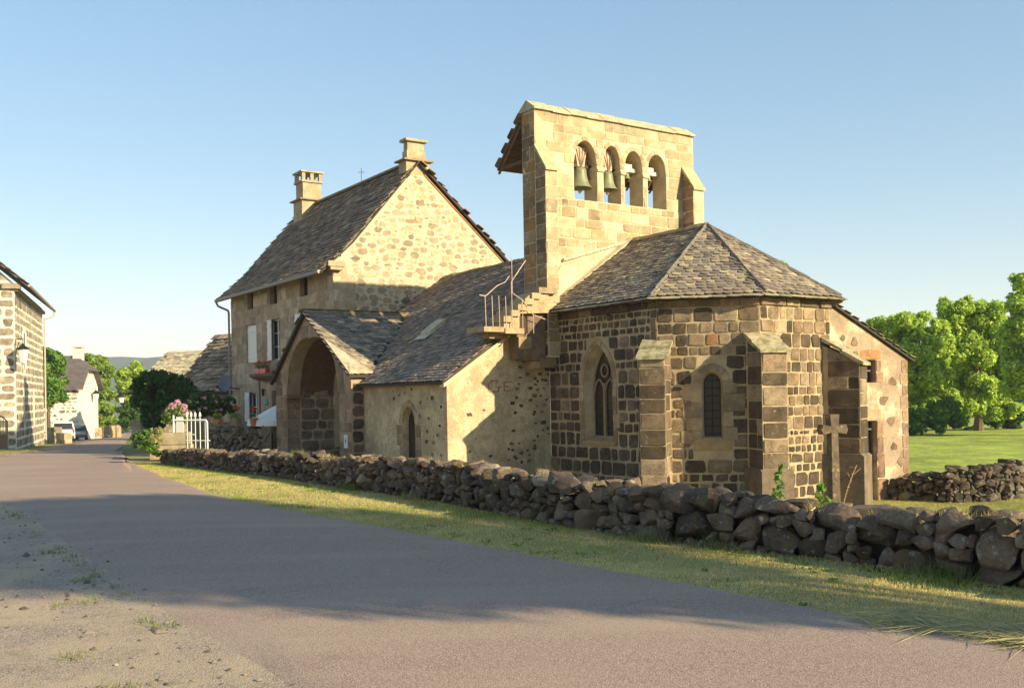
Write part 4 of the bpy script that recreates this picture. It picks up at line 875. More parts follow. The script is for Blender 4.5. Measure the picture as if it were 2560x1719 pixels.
def chimney(e0, e1, n0, n1, zb, zl, zm, zt, cap):
    q = MB(); q.ebox(e0, e1, n0, n1, zb, zl, (1, .98, .95)); q.ebox(e0 + .1, e1 - .1, n0 + .1, n1 - .1, zl + .06, zm, (.95, .9, .85)); 
    c = q.build('chimney', noisy('chimney_stone', (.42, .335, .215), .28, 2.2, 20, .5, .01, tint=True, spots=((ORANGE, 1.8, .56, .68, .4),)), house)
    q = MB(); q.ebox(e0 - .14, e1 + .14, n0 - .14, n1 + .14, zl, zl + .06); q.build('ledge', noisy('ledge_slab', (.30, .19, .10), .3, 4, 25, .4, .008), c)
    q = MB()
    if cap == 'slab': q.ebox(e0 + .14, e1 - .14, n0 + .14, n1 - .14, zm, zt, (1, 1, 1)); q.ebox(e0 + .02, e1 - .02, n0 + .02, n1 - .02, zt, zt + .10)
    else:
        q.ebox(e0 + .02, e1 - .02, n0 + .02, n1 - .02, zm, zm + .09)
        for ea in (e0 + .05, e1 - .21):
            for na in (n0 + .05, (n0 + n1) / 2 - .08, n1 - .21): q.ebox(ea, ea + .16, na, na + .16, zm + .09, zt)
        q.ebox(e0 - .02, e1 + .02, n0 - .02, n1 + .02, zt, zt + .08)
    q.build('chimney_cap', noisy('cap_stone', (.36, .30, .20), .25, 4, 25, .4, .008), c)
chimney(-15.78, -15.19, 1.02, 2.02, 10.55, 11.08, 11.5, 11.86, 'slab')
chimney(-26.1, -25.05, .75, 1.85, 9.4, 11.25, 12.1, 12.55, 'frame')
q = MB(); ap = W3(-20.2, NA, 11.2); q.bar(ap, ap + (0, 0, .62), .012); q.bar(ap + (-.14, 0, .44), ap + (.14, 0, .44), .011); q.build('roof_cross', M_iron, house)
flush(KH, 300, 'stone'); flush(KHR, 300, 'slate')

# satellite dish on the corner of the house
ds = W3(-25.9, -2.75, 2.73); dob = thing('satellite_dish', ds, 'grey satellite dish on the corner of the stone house', 'satellite dish')
nd = np.array([-.35, -.90, .28]); nd /= np.linalg.norm(nd); xa = np.cross(nd, (0, 0, 1)); xa /= np.linalg.norm(xa); ya = np.cross(xa, nd)
q = MB(); vs = []; fs = []
for k, (rr, dp) in enumerate(((.02, -.08), (.16, -.065), (.31, -.025), (.37, 0), (.37, -.012), (.31, -.04), (.02, -.1))):
    for i in range(24): a = 2 * math.pi * i / 24; vs.append(ds + xa * rr * math.cos(a) + ya * rr * 1.08 * math.sin(a) + nd * dp)
for k in range(6):
    for i in range(24): fs.append((k * 24 + i, k * 24 + (i + 1) % 24, (k + 1) * 24 + (i + 1) % 24, (k + 1) * 24 + i))
q.add(vs, fs); q.build('dish', plain('dish_grey', (.13, .125, .15), .5), dob, smooth=True)
q = MB(); q.tube([ds - nd * .1, ds - nd * .35 + (.1, .1, -.1), W3(-25.9, HN, 2.5)], .03); q.tube([ds - ya * .38, ds + nd * .4 - ya * .28], .012); q.box(ds + nd * .38 - ya * .32, xa * .06, ya * .1, nd * .08); q.build('arm', M_iron, dob)

# ================================================================ HOUSE ON THE ROAD, left edge
A_, B_ = np.array([-27.9, 56.0]), np.array([-33.4, 71.0]); dL = (B_ - A_) / np.linalg.norm(B_ - A_); gL = np.array([-dL[1], dL[0]]); gL = gL if gL[0] < 0 else -gL
lh = thing('roadside_house', (*((A_ + B_) / 2), -.6), 'grey stone house with white joints at the left edge of the road', 'house')
ZL = 8.75
f1 = Frame((*A_, 0), (*dL, 0), np.cross((*dL, 0), (0, 0, 1))); L1 = float(np.linalg.norm(B_ - A_))
if np.dot(f1.N, -np.array([*A_, 0])) < 0: f1.N = -f1.N
C_ = A_ + gL * 9.0; f2 = Frame((*C_, 0), (*(-gL), 0), np.cross((*(-gL), 0), (0, 0, 1)))
if f2.N[1] > 0: f2.N = -f2.N
mb = MB(); wsh = (3.9, 4.9, 4.1, lambda u: 6.3)
wall_sheet(mb, f1, 0, L1, -1.6, lambda u: ZL, [wsh, (3.6, 4.2, .8, lambda u: 2.4), (9.0, 9.7, .8, lambda u: 2.4)], depth=.4, back=False); wall_sheet(mb, f2, 0, 9.0, -1.6, lambda u: ZL + (4.5 - abs(u - 4.5)) * .95, extra=[4.5], depth=.4, back=False)
for a, b, s, t in ((3.9, 4.9, 4.1, 6.3), (3.6, 4.2, .8, 2.4), (9.0, 9.7, .8, 2.4)): reveal(mb, f1, (a, b, s, (lambda t: (lambda u: t))(t)), .3, k=2)
lw = mb.build('wall', M_mortar_white, lh)
KL = ('left', 'stone'); PAL_L = [(3, (.27, .22, .16)), (2, (.33, .27, .195)), (1, (.22, .175, .13))]
hl = [(lambda a, b, s, t: (lambda v: (a - .1, b + .1) if s - .1 < v < t + .1 else None))(*o) for o in ((3.9, 4.9, 4.1, 6.3), (3.6, 4.2, .8, 2.4), (9.0, 9.7, .8, 2.4))]
courses(KL, lw, f1, .0, L1, -1.0, ZL - .15, .50, (1.1, 2.2), PAL_L, M_stone, .15, .03, .02, .3, hl)
courses(KL, lw, f2, .0, 9.0, -1.0, ZL + 4.2, .50, (1.1, 2.2), PAL_L, M_stone, .15, .03, .02, .3, clip=[(0, -1.6), (9, -1.6), (9, ZL - .1), (4.5, ZL + 4.1), (0, ZL - .1)])
flush(KL, 300, 'stone')
q = MB()
for a, b, s, t in ((3.6, 4.2, .8, 2.4), (9.0, 9.7, .8, 2.4)): q.add([f1.p(a, s, -.29), f1.p(b, s, -.29), f1.p(b, t, -.29), f1.p(a, t, -.29)], [(0, 1, 2, 3)])
tag(q.build('pane', M_glass, lh), kind='stuff')
for a in (3.55, 5.0):
    q = MB(); q.box(f1.p(a - .25, 4.1, .02), f1.U * .5, f1.V * 2.2, f1.N * .04); q.build('shutter', M_white, lh)
q = MB(); q.add([f1.p(3.9, 4.1, -.28), f1.p(4.9, 4.1, -.28), f1.p(4.9, 6.3, -.28), f1.p(3.9, 6.3, -.28)], [(0, 1, 2, 3)]); q.build('window', M_pane, lh)
RL = MB(); o1 = f1.p(-.5, ZL - .1, .75); o2 = f1.p(L1 + .5, ZL - .1, .75); mid1 = (A_ + gL * 4.5); rz = ZL + 4.5 * .95 + .15
m1 = np.array([*(mid1 - dL * .5), rz]); m2 = np.array([*(mid1 + dL * (L1 + .5)), rz]); o3 = np.array([*(C_ - dL * .5 + gL * .75), ZL - .1]); o4 = np.array([*(C_ + dL * (L1 + .5) + gL * .75), ZL - .1])
RL.prism([o1, o2, m2, m1], (0, 0, -.12)); RL.prism([o3, o4, m2, m1], (0, 0, -.12)); rl_ = RL.build('roof', noisy('dark_eave', (.12, .085, .06), .3, 3, 20, .3, .005), lh)
KLR = ('left', 'slate'); slate_face(KLR, rl_, [o1, o2, m2, m1], .7, .4, [(1, (.30, .25, .18)), (1, (.22, .17, .13))], M_lauze, lift=.06, pointy=.3, jit=.2); flush(KLR, 100, 'slate')
q = MB(); q.box(f1.p(-.05, ZL - .42, -.2), f1.U * (L1 + .05), f1.V * .18, f1.N * .40); q.box(f2.p(8.4, ZL - .30, -.1), f2.U * .95, f2.V * .3, f2.N * .35); q.build('cornice', noisy('cornice_stone', (.30, .235, .16), .25, 3, 20, .4, .008), lh)
q = MB(); q.tube([f1.p(-.4, ZL - .12, .80), f1.p(L1 + .45, ZL - .12, .80)], .09, 8); q.tube([f1.p(L1 + .4, ZL - .15, .8), f1.p(L1 + .3, ZL - .55, .7), f1.p(L1 - .1, ZL - .75, .15), f1.p(L1 - .1, -.6, .12)], .06, 8); q.build('gutter', plain('pale_zinc', (.42, .38, .31), .5, .2), lh)
# wall lantern
lb = f1.p(.15, 5.62, 0); lt = thing('wall_lantern', lb, 'hanging street lantern on an iron bracket at the corner of the roadside house', 'street lamp')
U1 = np.array([.75, -.66, 0]); hd = lb + U1 * 1.0
q = MB(); q.bar(lb, lb + U1 * 1.05, .03); q.bar(lb, lb + (0, 0, -1.75), .03); q.tube([lb + (0, 0, -.8), lb + U1 * .5 + (0, 0, -.15)], .02); q.bar(hd, hd + (0, 0, -.3), .02); q.build('bracket', M_iron, lt)
q = MB(); q.lathe(hd + (0, 0, -.85), [(.001, .62), (.06, .55), (.10, .48), (.36, .28), (.37, .25), (.001, .25)], 8); q.build('lamp_hood', M_iron, lt)
q = MB(); q.lathe(hd + (0, 0, -1.38), [(.17, .02), (.31, .76), (.001, .76)], 6); q.lathe(hd + (0, 0, -1.52), [(.001, 0), (.05, .05), (.17, .16), (.001, .16)], 6); q.build('lamp_glass', plain('milky_glass', (.62, .63, .58), .4), lt)

# ================================================================ WHITE HOUSE, SMALL BARNS, HILL
def simple_house(name, label, corner, ux, uy, lx, ly, zb, ze, zr, hip, mw, mr, stones=None, eave=None, rp=None):
    c = np.array([*corner, 0.0]); ux = np.array([*ux, 0.0]); uy = np.array([*uy, 0.0]); ux /= np.linalg.norm(ux); uy /= np.linalg.norm(uy)
    o = thing(name, (*corner, zb), label, 'house' if 'house' in name else 'barn')
    P = lambda a, b, z: c + ux * a + uy * b + np.array([0, 0, z]); hm = ly / 2
    mb = MB()
    mb.add([P(0, 0, zb), P(lx, 0, zb), P(lx, 0, ze), P(0, 0, ze)], [(0, 1, 2, 3)]); zg = zr - hip * (zr - ze)
    for x, fl in ((0, 1), (lx, 0)):
        pl = [P(x, 0, zb), P(x, ly, zb), P(x, ly, ze), P(x, ly * (1 - (1 - hip) / 2), zg), P(x, ly * (1 - hip) / 2, zg), P(x, 0, ze)]; mb.add(pl[::-1] if fl else pl, [tuple(range(6))])
    mb.add([P(0, ly, zb), P(lx, ly, zb), P(lx, ly, ze), P(0, ly, ze)], [(3, 2, 1, 0)])
    w = mb.build('wall', mw, o)
    sl = (zr - ze) / hm; ov = .45; zo = ze - ov * sl * .6; r = MB(); hx = hip * hm * .8
    k = (1 - hip) ; ext = .5
    for b0, sg in ((-ov, 1), (ly + ov, -1)):
        bz = b0 + sg * (hm + ov) * k if hip else None
        lo = [P(-ext, b0, zo), P(lx + ext, b0, zo)]; zk = zo + (zr - zo) * k
        if hip: lo += [P(lx + ext, bz, zk), P(lx + ext - hx, hm, zr), P(-ext + hx, hm, zr), P(-ext, bz, zk)]
        else: lo += [P(lx + ext, hm, zr), P(-ext, hm, zr)]
        r.prism(lo, (0, 0, -.12))
    if hip:
        zk = zo + (zr - zo) * k; b0 = -ov + (hm + ov) * k; b1 = ly + ov - (hm + ov) * k
        for x, sx in ((lx + ext, -1), (-ext, 1)): r.prism([P(x, b0, zk), P(x, b1, zk), P(x + sx * hx, hm, zr)], (0, 0, -.12))
    ro = r.build('roof', mr, o)
    if rp:
        nn = [P(-ext, -ov, zo + .02), P(lx + ext, -ov, zo + .02), P(lx + ext - (hx if hip else 0), hm, zr + .02), P(-ext + (hx if hip else 0), hm, zr + .02)]
        slate_face((name, 'slate'), ro, nn, rp[0], rp[1], rp[2], M_lauze, lift=.07, pointy=.3, jit=.22, th=.03); flush((name, 'slate'), 120, 'slate')
    return o, P, w
M_whitewall = noisy('white_rubble', (.78, .70, .55), .12, 2, 20, .4, .01)
wh, PW, ww_ = simple_house('white_house', 'white rubble house with dark half-hipped roof beyond the parked cars', (-49.0, 92.5), (1.0, .18), (-.18, 1.0), 8.2, 8.0, -2.0, 3.5, 6.6, .42, M_whitewall, noisy('dark_slate_roof', (.115, .095, .09), .3, 2, 15, .4, .02))
fw_ = Frame(PW(0, 0, 0), PW(1, 0, 0) - PW(0, 0, 0), PW(0, -1, 0) - PW(0, 0, 0))
courses(('wh', 'stone'), ww_, fw_, .2, 8.15, -1.5, 3.3, .34, (.9, 1.9), [(2, (.20, .16, .12)), (1, (.30, .25, .18))], M_stone, .13, .03, .02, .45, skip=.32); flush(('wh', 'stone'), 200, 'stone')
fr_ = Frame(PW(8.2, 0, 0), PW(8.2, 1, 0) - PW(8.2, 0, 0), PW(9.2, 0, 0) - PW(8.2, 0, 0))
q = MB(); q.box(fr_.p(3.6, .9, .01), fr_.U * .7, fr_.V * 1.5, fr_.N * .03); q.build('shutter', M_wframe, wh)
for u in (3.2, 4.0):
    q = MB(); q.box(fw_.p(u, -1.0, .01), fw_.U * .55, fw_.V * 1.3, fw_.N * .05); q.build('shutter', plain('pale_shutter', (.45, .42, .35), .6), wh)
q = MB(); q.prism([PW(8.22, -.5, 3.22), PW(8.75, -.5, 3.22), PW(8.75, 1.9, 4.95), PW(8.22, 1.9, 4.95)], (0, 0, -.07)); q.build('eave_boarding', noisy('orange_boards', (.50, .24, .07), .2, 4, 25, .2, .005), wh)
q = MB(); c_ = PW(6.9, 3.6, 0); q.box(c_ + (0, 0, 5.5), PW(.9, 0, 0) - PW(0, 0, 0), PW(0, .7, 0) - PW(0, 0, 0), (0, 0, 1.9)); q.box(c_ + (-.08, -.08, 7.4), (1.05, 0, 0), (0, .85, 0), (0, 0, .12)); q.build('chimney', M_mortar_white, wh)
simple_house('stone_barn', 'barn with sagging grey slab roof behind the garden shrubs', (-18.0, 55.0), (.8, -.6), (.6, .8), 7.5, 4.6, -1.2, 2.75, 5.55, 0.0, M_annex, M_underroof, rp=(.5, .28, PAL_LAUZE))
simple_house('sunlit_barn', 'farther barn with pale sunlit slab roof and small ridge finial', (-30.3, 83.5), (.97, -.2), (.2, .97), 7.0, 7.0, -1.6, 3.9, 6.2, 0.0, M_annex, M_underroof, rp=(.6, .34, [(2, (.50, .42, .28)), (1, (.40, .33, .22))]))
hv = []; hf = []; K = 90
for i in range(K + 1):
    x = -1900 + 3300 * i / K; t = (x + 560) / 260
    h = 42 + 24 * math.exp(-t * t) + 8 * math.sin(i * 1.3) * .4 + 16 * math.exp(-((x + 380) / 150) ** 2) - 20 * sstep(-100, 500, x)
    for j, (y, k) in enumerate(((1200, -3), (1320, .55), (1480, 1.0), (1700, .8), (2200, 0))): hv.append((x, y, -14 + k * (h + 12) + (rnd.uniform(-1.2, 1.8) if k else 0)))
for i in range(K):
    for j in range(4): a = i * 5 + j; hf.append((a, a + 5, a + 6, a + 1))
tag(mesh_ob('wooded_hill', hv, hf, noisy('far_forest', (.045, .065, .035), .3, .02, .12, .6, 4.0), origin=(0, 0, 0)), 'distant wooded hill on the horizon', kind='structure')
# ================================================================ GROUND, ROAD, WALLS, GRASS
def gpt(px, py):
    r = ray(px, py); z = 0.0
    for _ in range(30):
        t = (z - EYE) / r[2]; z = .5 * z + .5 * ground(r[0] * t, t)
    return np.array([r[0] * t, t])
def resample(pts, step):
    pts = [np.array(p, float) for p in pts]; out = []
    for a, b in zip(pts[:-1], pts[1:]):
        n = max(1, int(np.linalg.norm(b - a) / step)); out += [a + (b - a) * i / n for i in range(n)]
    return out + [pts[-1]]
def resample_n(pts, n):
    P = [np.array(p, float) for p in pts]; L = [0]
    for a, b in zip(P[:-1], P[1:]): L.append(L[-1] + np.linalg.norm(b - a))
    out = []
    for k in range(n):
        s = L[-1] * k / (n - 1); i = 0
        while i < len(P) - 2 and L[i + 1] < s: i += 1
        f = (s - L[i]) / max(1e-9, L[i + 1] - L[i]); out.append(P[i] + f * (P[i + 1] - P[i]))
    return out
# colours of the ground cover, zone by zone
def soil_tint(x, y):
    e, n = loc2(x, y)
    if y > 70 and x < -8: return (.17, .18, .05)
    if x > 5 and y > 31: return (.32, .38, .05)                   # mown meadow
    if n > -1 and x > 3 and y > 10: return (.28, .27, .06)          # lawn behind the wall
    if x < -15 and y > 28: return (.20, .19, .055)
    return (.34, .275, .11)                                         # dry verge
xs = sorted(set([round(-60 + 1.25 * i, 2) for i in range(105)] + [-3000, -1500, -800, -400, -250, -160, -110, -80, 90, 120, 170, 260, 400, 800, 1500, 3000]))
ys = sorted(set([round(-14 + 1.25 * i, 2) for i in range(100)] + [-2000, -700, -250, -100, -50, -25, 130, 160, 200, 260, 350, 500, 800, 1300, 2200, 4000]))
gv = [(x, y, ground(x, y) - .012 * max(0, y - 130) * (1 if y < 800 else 670 / max(1, y - 130))) for y in ys for x in xs]; nx = len(xs)
gf = [(j * nx + i, j * nx + i + 1, (j + 1) * nx + i + 1, (j + 1) * nx + i) for j in range(len(ys) - 1) for i in range(nx - 1)]
M_ground = noisy('grassy_soil', None, .42, .5, 7, .9, .05, tint=True, spots=(((.30, .24, .115), 1.6, .50, .66, .65), ((.09, .14, .025), 2.6, .54, .68, .55)))
tag(mesh_ob('ground', gv, gf, M_ground, tint=[soil_tint(x, y) for y in ys for x in xs], smooth=True, origin=(0, 0, 0)), 'dry mown grass ground around the church', kind='structure')
# road
R_edge = [(17, -7), (9.4, 1.2), (3.86, 7.57), (2.57, 9.35), (1.12, 11.3), (-1.08, 14.11), (-3.61, 17.36), (-6.16, 20.82), (-8.99, 25.8)] + [tuple(gpt(*p)) for p in ((318, 1150), (303, 1122), (318, 1101), (332, 1084), (339, 1074))] + [(-34, 104), (-34, 140)]
L_edge = [(6, -7), (.9, 2.6), (-1.7, 6.9), (-2.76, 8.38), (-4.52, 10.98), (-6.9, 14.6), (-9.7, 18.95), (-14.5, 22), (-18.5, 29)] + [tuple(gpt(*p)) for p in ((0, 1146), (24, 1141), (114, 1119), (186, 1104), (241, 1097), (290, 1088))] + [(-41, 103), (-42, 140)]
def arc(p): 
    L = 0; o = [0]
    for a, b in zip(p[:-1], p[1:]): L += math.hypot(b[0] - a[0], b[1] - a[1]); o.append(L)
    return o
NRD = 420; Rr, Lr = resample_n(R_edge, NRD), resample_n(L_edge, NRD)
def wob(i, s, a): return a * (math.sin(i * .9 + s) + math.sin(i * 2.3 + 2 * s) * .7 + rnd.uniform(-.8, .8))
rv, rf, K = [], [], 14
for i, (a, b) in enumerate(zip(Lr, Rr)):
    a = a + np.array([wob(i, 1, .025), 0]); b = b + np.array([wob(i, 4, .035), 0])
    for k in range(K + 1):
        p = a + (b - a) * k / K; edge = min(k, K - k); rv.append((p[0], p[1], ground(*p) + .034 + .02 * (1 - (2 * k / K - 1) ** 2) - (.03 if edge == 0 else 0)))
for i in range(NRD - 1):
    for k in range(K): a = i * (K + 1) + k; rf.append((a, a + 1, a + K + 2, a + K + 1))
m, nt, b = nodes_of('asphalt')
g = N_(nt, 'ShaderNodeNewGeometry'); pos = g.outputs['Position']
vo = N_(nt, 'ShaderNodeTexVoronoi'); vo.inputs['Scale'].default_value = 95; nt.links.new(pos, vo.inputs['Vector'])
base = mixc(nt, mapr(nt, vo.outputs['Color'], .15, .95), (.175, .112, .092), (.56, .405, .31))
base = mixc(nt, mapr(nt, noise(nt, pos, 38, 3, .7), .35, .65, 0, .55), base, (.335, .226, .185))
base = mixc(nt, mapr(nt, noise(nt, pos, .35, 5, .6), .45, .7, 0, .5), base, (.38, .285, .215))
base = mixc(nt, mapr(nt, noise(nt, pos, 130, 2, .5), .60, .70, 0, .5), base, (.30, .25, .20))
base = mixc(nt, mapr(nt, noise(nt, pos, 1.3, 5, .65), .6, .75, 0, .35), base, (.17, .13, .115))
ck = N_(nt, 'ShaderNodeTexVoronoi', feature='DISTANCE_TO_EDGE'); ck.inputs['Scale'].default_value = .42; wv = N_(nt, 'ShaderNodeTexNoise'); wv.inputs['Scale'].default_value = 2.2; wv.inputs['Detail'].default_value = 5
nt.links.new(pos, wv.inputs['Vector']); pm = mixc(nt, .12, pos, wv.outputs['Color']); nt.links.new(pm, ck.inputs['Vector'])
crk = N_(nt, 'ShaderNodeMath', operation='MULTIPLY'); nt.links.new(mapr(nt, ck.outputs['Distance'], .0015, .006, 1, 0), crk.inputs[0]); nt.links.new(mapr(nt, noise(nt, pos, .3, 3), .5, .62), crk.inputs[1])
crf = N_(nt, 'ShaderNodeMath', operation='MULTIPLY'); nt.links.new(crk.outputs[0], crf.inputs[0]); crf.inputs[1].default_value = .35
base = mixc(nt, crf.outputs[0], base, (.10, .075, .06))
tr_ = N_(nt, 'ShaderNodeMapping'); tr_.inputs['Rotation'].default_value = (0, 0, .72); tr_.inputs['Scale'].default_value = (.16, 1.1, 1); nt.links.new(pos, tr_.inputs[0])
base = mixc(nt, mapr(nt, noise(nt, tr_.outputs[0], .9, 3, .5), .5, .68, 0, .38), base, (.43, .335, .23))
nt.links.new(base, b.inputs['Base Color']); b.inputs['Roughness'].default_value = .9; b.inputs['Specular IOR Level'].default_value = .25
bp = N_(nt, 'ShaderNodeBump'); bp.inputs['Strength'].default_value = .5; bp.inputs['Distance'].default_value = .006; nt.links.new(vo.outputs['Distance'], bp.inputs['Height']); nt.links.new(bp.outputs[0], b.inputs['Normal'])
M_asph = m
tag(mesh_ob('road', rv, rf, M_asph, smooth=True, origin=(0, 0, 0)), 'grey-brown country road curving past the church', kind='structure')
# gravel forecourt
m, nt, b = nodes_of('gravel_soil')
g = N_(nt, 'ShaderNodeNewGeometry'); pos = g.outputs['Position']
vo = N_(nt, 'ShaderNodeTexVoronoi'); vo.inputs['Scale'].default_value = 70; nt.links.new(pos, vo.inputs['Vector'])
base = mixc(nt, mapr(nt, vo.outputs['Color'], .1, .95), (.18, .128, .10), (.50, .39, .295))
base = mixc(nt, mapr(nt, noise(nt, pos, .9, 5, .65), .42, .62), base, (.44, .325, .215))
base = mixc(nt, mapr(nt, noise(nt, pos, 24, 3, .7), .52, .70, 0, .6), base, (.19, .14, .105))
base = mixc(nt, mapr(nt, noise(nt, pos, 2.2, 4, .6), .64, .74, 0, .6), base, (.16, .17, .05))
nt.links.new(base, b.inputs['Base Color']); b.inputs['Roughness'].default_value = .95
bp = N_(nt, 'ShaderNodeBump'); bp.inputs['Strength'].default_value = .6; bp.inputs['Distance'].default_value = .010; hn = N_(nt, 'ShaderNodeMath', operation='ADD'); nt.links.new(vo.outputs['Distance'], hn.inputs[0]); nt.links.new(noise(nt, pos, 14, 6, .8), hn.inputs[1]); nt.links.new(hn.outputs[0], bp.inputs['Height']); nt.links.new(bp.outputs[0], b.inputs['Normal'])
M_gravel = m
Lg = resample([p for p in L_edge[:8]], .4); vv, ff = [], []
for i, p in enumerate(Lg):
    d = np.array([-.86, .2]) if i > 3 else np.array([-.9, 0]); 
    for k in range(9): q = p + np.array([.35, .1]) + np.array([-1, 0.12]) * (k / 8) ** 1.5 * 30; vv.append((q[0], q[1], ground(*q) + .014 + (rnd.uniform(0, .012) if k else 0)))
for i in range(len(Lg) - 1):
    for k in range(8): a = i * 9 + k; ff.append((a, a + 9, a + 10, a + 1))
tag(mesh_ob('gravel_forecourt', vv, ff, M_gravel, smooth=True, origin=(0, 0, 0)), 'sandy gravel forecourt at the edge of the road', kind='structure')
def np_mesh(name, V, F, mat, parent=None, tint=None, kind=None, smooth=False):   # fast mesh for blades, leaves, pebbles
    me = bpy.data.meshes.new(name); V = np.asarray(V, np.float32); F = np.asarray(F, np.int32); n, k = F.shape
    o0 = WL[parent.name] if parent is not None else np.zeros(3)
    me.vertices.add(len(V)); me.vertices.foreach_set('co', (V - o0.astype(np.float32)).ravel()); me.loops.add(n * k); me.loops.foreach_set('vertex_index', F.ravel()); me.polygons.add(n)
    me.polygons.foreach_set('loop_start', np.arange(n, dtype=np.int32) * k); me.polygons.foreach_set('loop_total', np.full(n, k, np.int32))
    if tint is not None:
        a = me.attributes.new('tint', 'FLOAT_COLOR', 'POINT'); t = np.ones((len(V), 4), np.float32); t[:, :3] = tint; a.data.foreach_set('color', t.ravel())
    me.materials.append(mat); me.update(calc_edges=True); me.validate()
    if smooth: me.polygons.foreach_set('use_smooth', [True] * n)
    o = link(bpy.data.objects.new(name, me), parent, o0)
    if kind: o['kind'] = kind
    return o
rg = np.random.default_rng(5)
# loose stones and straw on the gravel
n = 3200; P = np.array([Lg[i] for i in rg.integers(0, len(Lg), n)]) + np.column_stack([-rg.random(n) ** 1.4 * 9 + .15, rg.normal(0, .3, n)]); s = rg.uniform(.008, .03, n) * (1 + 1.5 * (rg.random(n) > .96))
o8 = np.array([(1, 0, 0), (-1, 0, 0), (0, 1, 0), (0, -1, 0), (0, 0, .7), (0, 0, -.7)]); f8 = np.array([(0, 2, 4), (2, 1, 4), (1, 3, 4), (3, 0, 4)])
Vp = (np.column_stack([P, np.full(n, .025)])[:, None, :] + o8[None] * s[:, None, None] * rg.uniform(.6, 1.3, (n, 6, 1))).reshape(-1, 3); Fp = (f8[None] + (np.arange(n) * 6)[:, None, None]).reshape(-1, 3)
np_mesh('loose_pebbles', Vp, Fp, noisy('pebble', None, .3, 5, 40, .3, .003, tint=True), tint=np.repeat(rg.choice(np.array([(.26, .20, .15), (.14, .10, .08), (.34, .28, .21)]), n), 6, axis=0), kind='stuff')['label'] = 'loose pebbles scattered over the gravel forecourt'

# ---- dry stone walls
import bmesh
bm_ = bmesh.new(); bmesh.ops.create_icosphere(bm_, subdivisions=3, radius=1.0); ICO_V = np.array([v.co[:] for v in bm_.verts]); ICO_F = [tuple(v.index for v in f.verts) for f in bm_.faces]; bm_.free()
def rock(w, d, h, yaw, tilt, power=.46, cuts=15):
    v = np.sign(ICO_V) * np.abs(ICO_V) ** power; v /= np.abs(v).max()
    for _ in range(cuts):
        nn = rg.normal(size=3); nn /= np.linalg.norm(nn); lim = rg.uniform(.48, .84); dd = v @ nn - lim; m = dd > 0; v[m] -= nn * dd[m][:, None]
    v += rg.normal(0, .007, v.shape); v *= np.array([w, d, h]) / 2 / np.abs(v).max(axis=0)
    ct, st_ = math.cos(tilt), math.sin(tilt); v = v @ np.array([[ct, 0, st_], [0, 1, 0], [-st_, 0, ct]]); c, s = math.cos(yaw), math.sin(yaw); return v @ np.array([[c, s, 0], [-s, c, 0], [0, 0, 1]])
PAL_WALL = [(4, (.14, .098, .068)), (3, (.105, .073, .051)), (1.5, (.185, .135, .095)), (.2, (.24, .19, .14))]
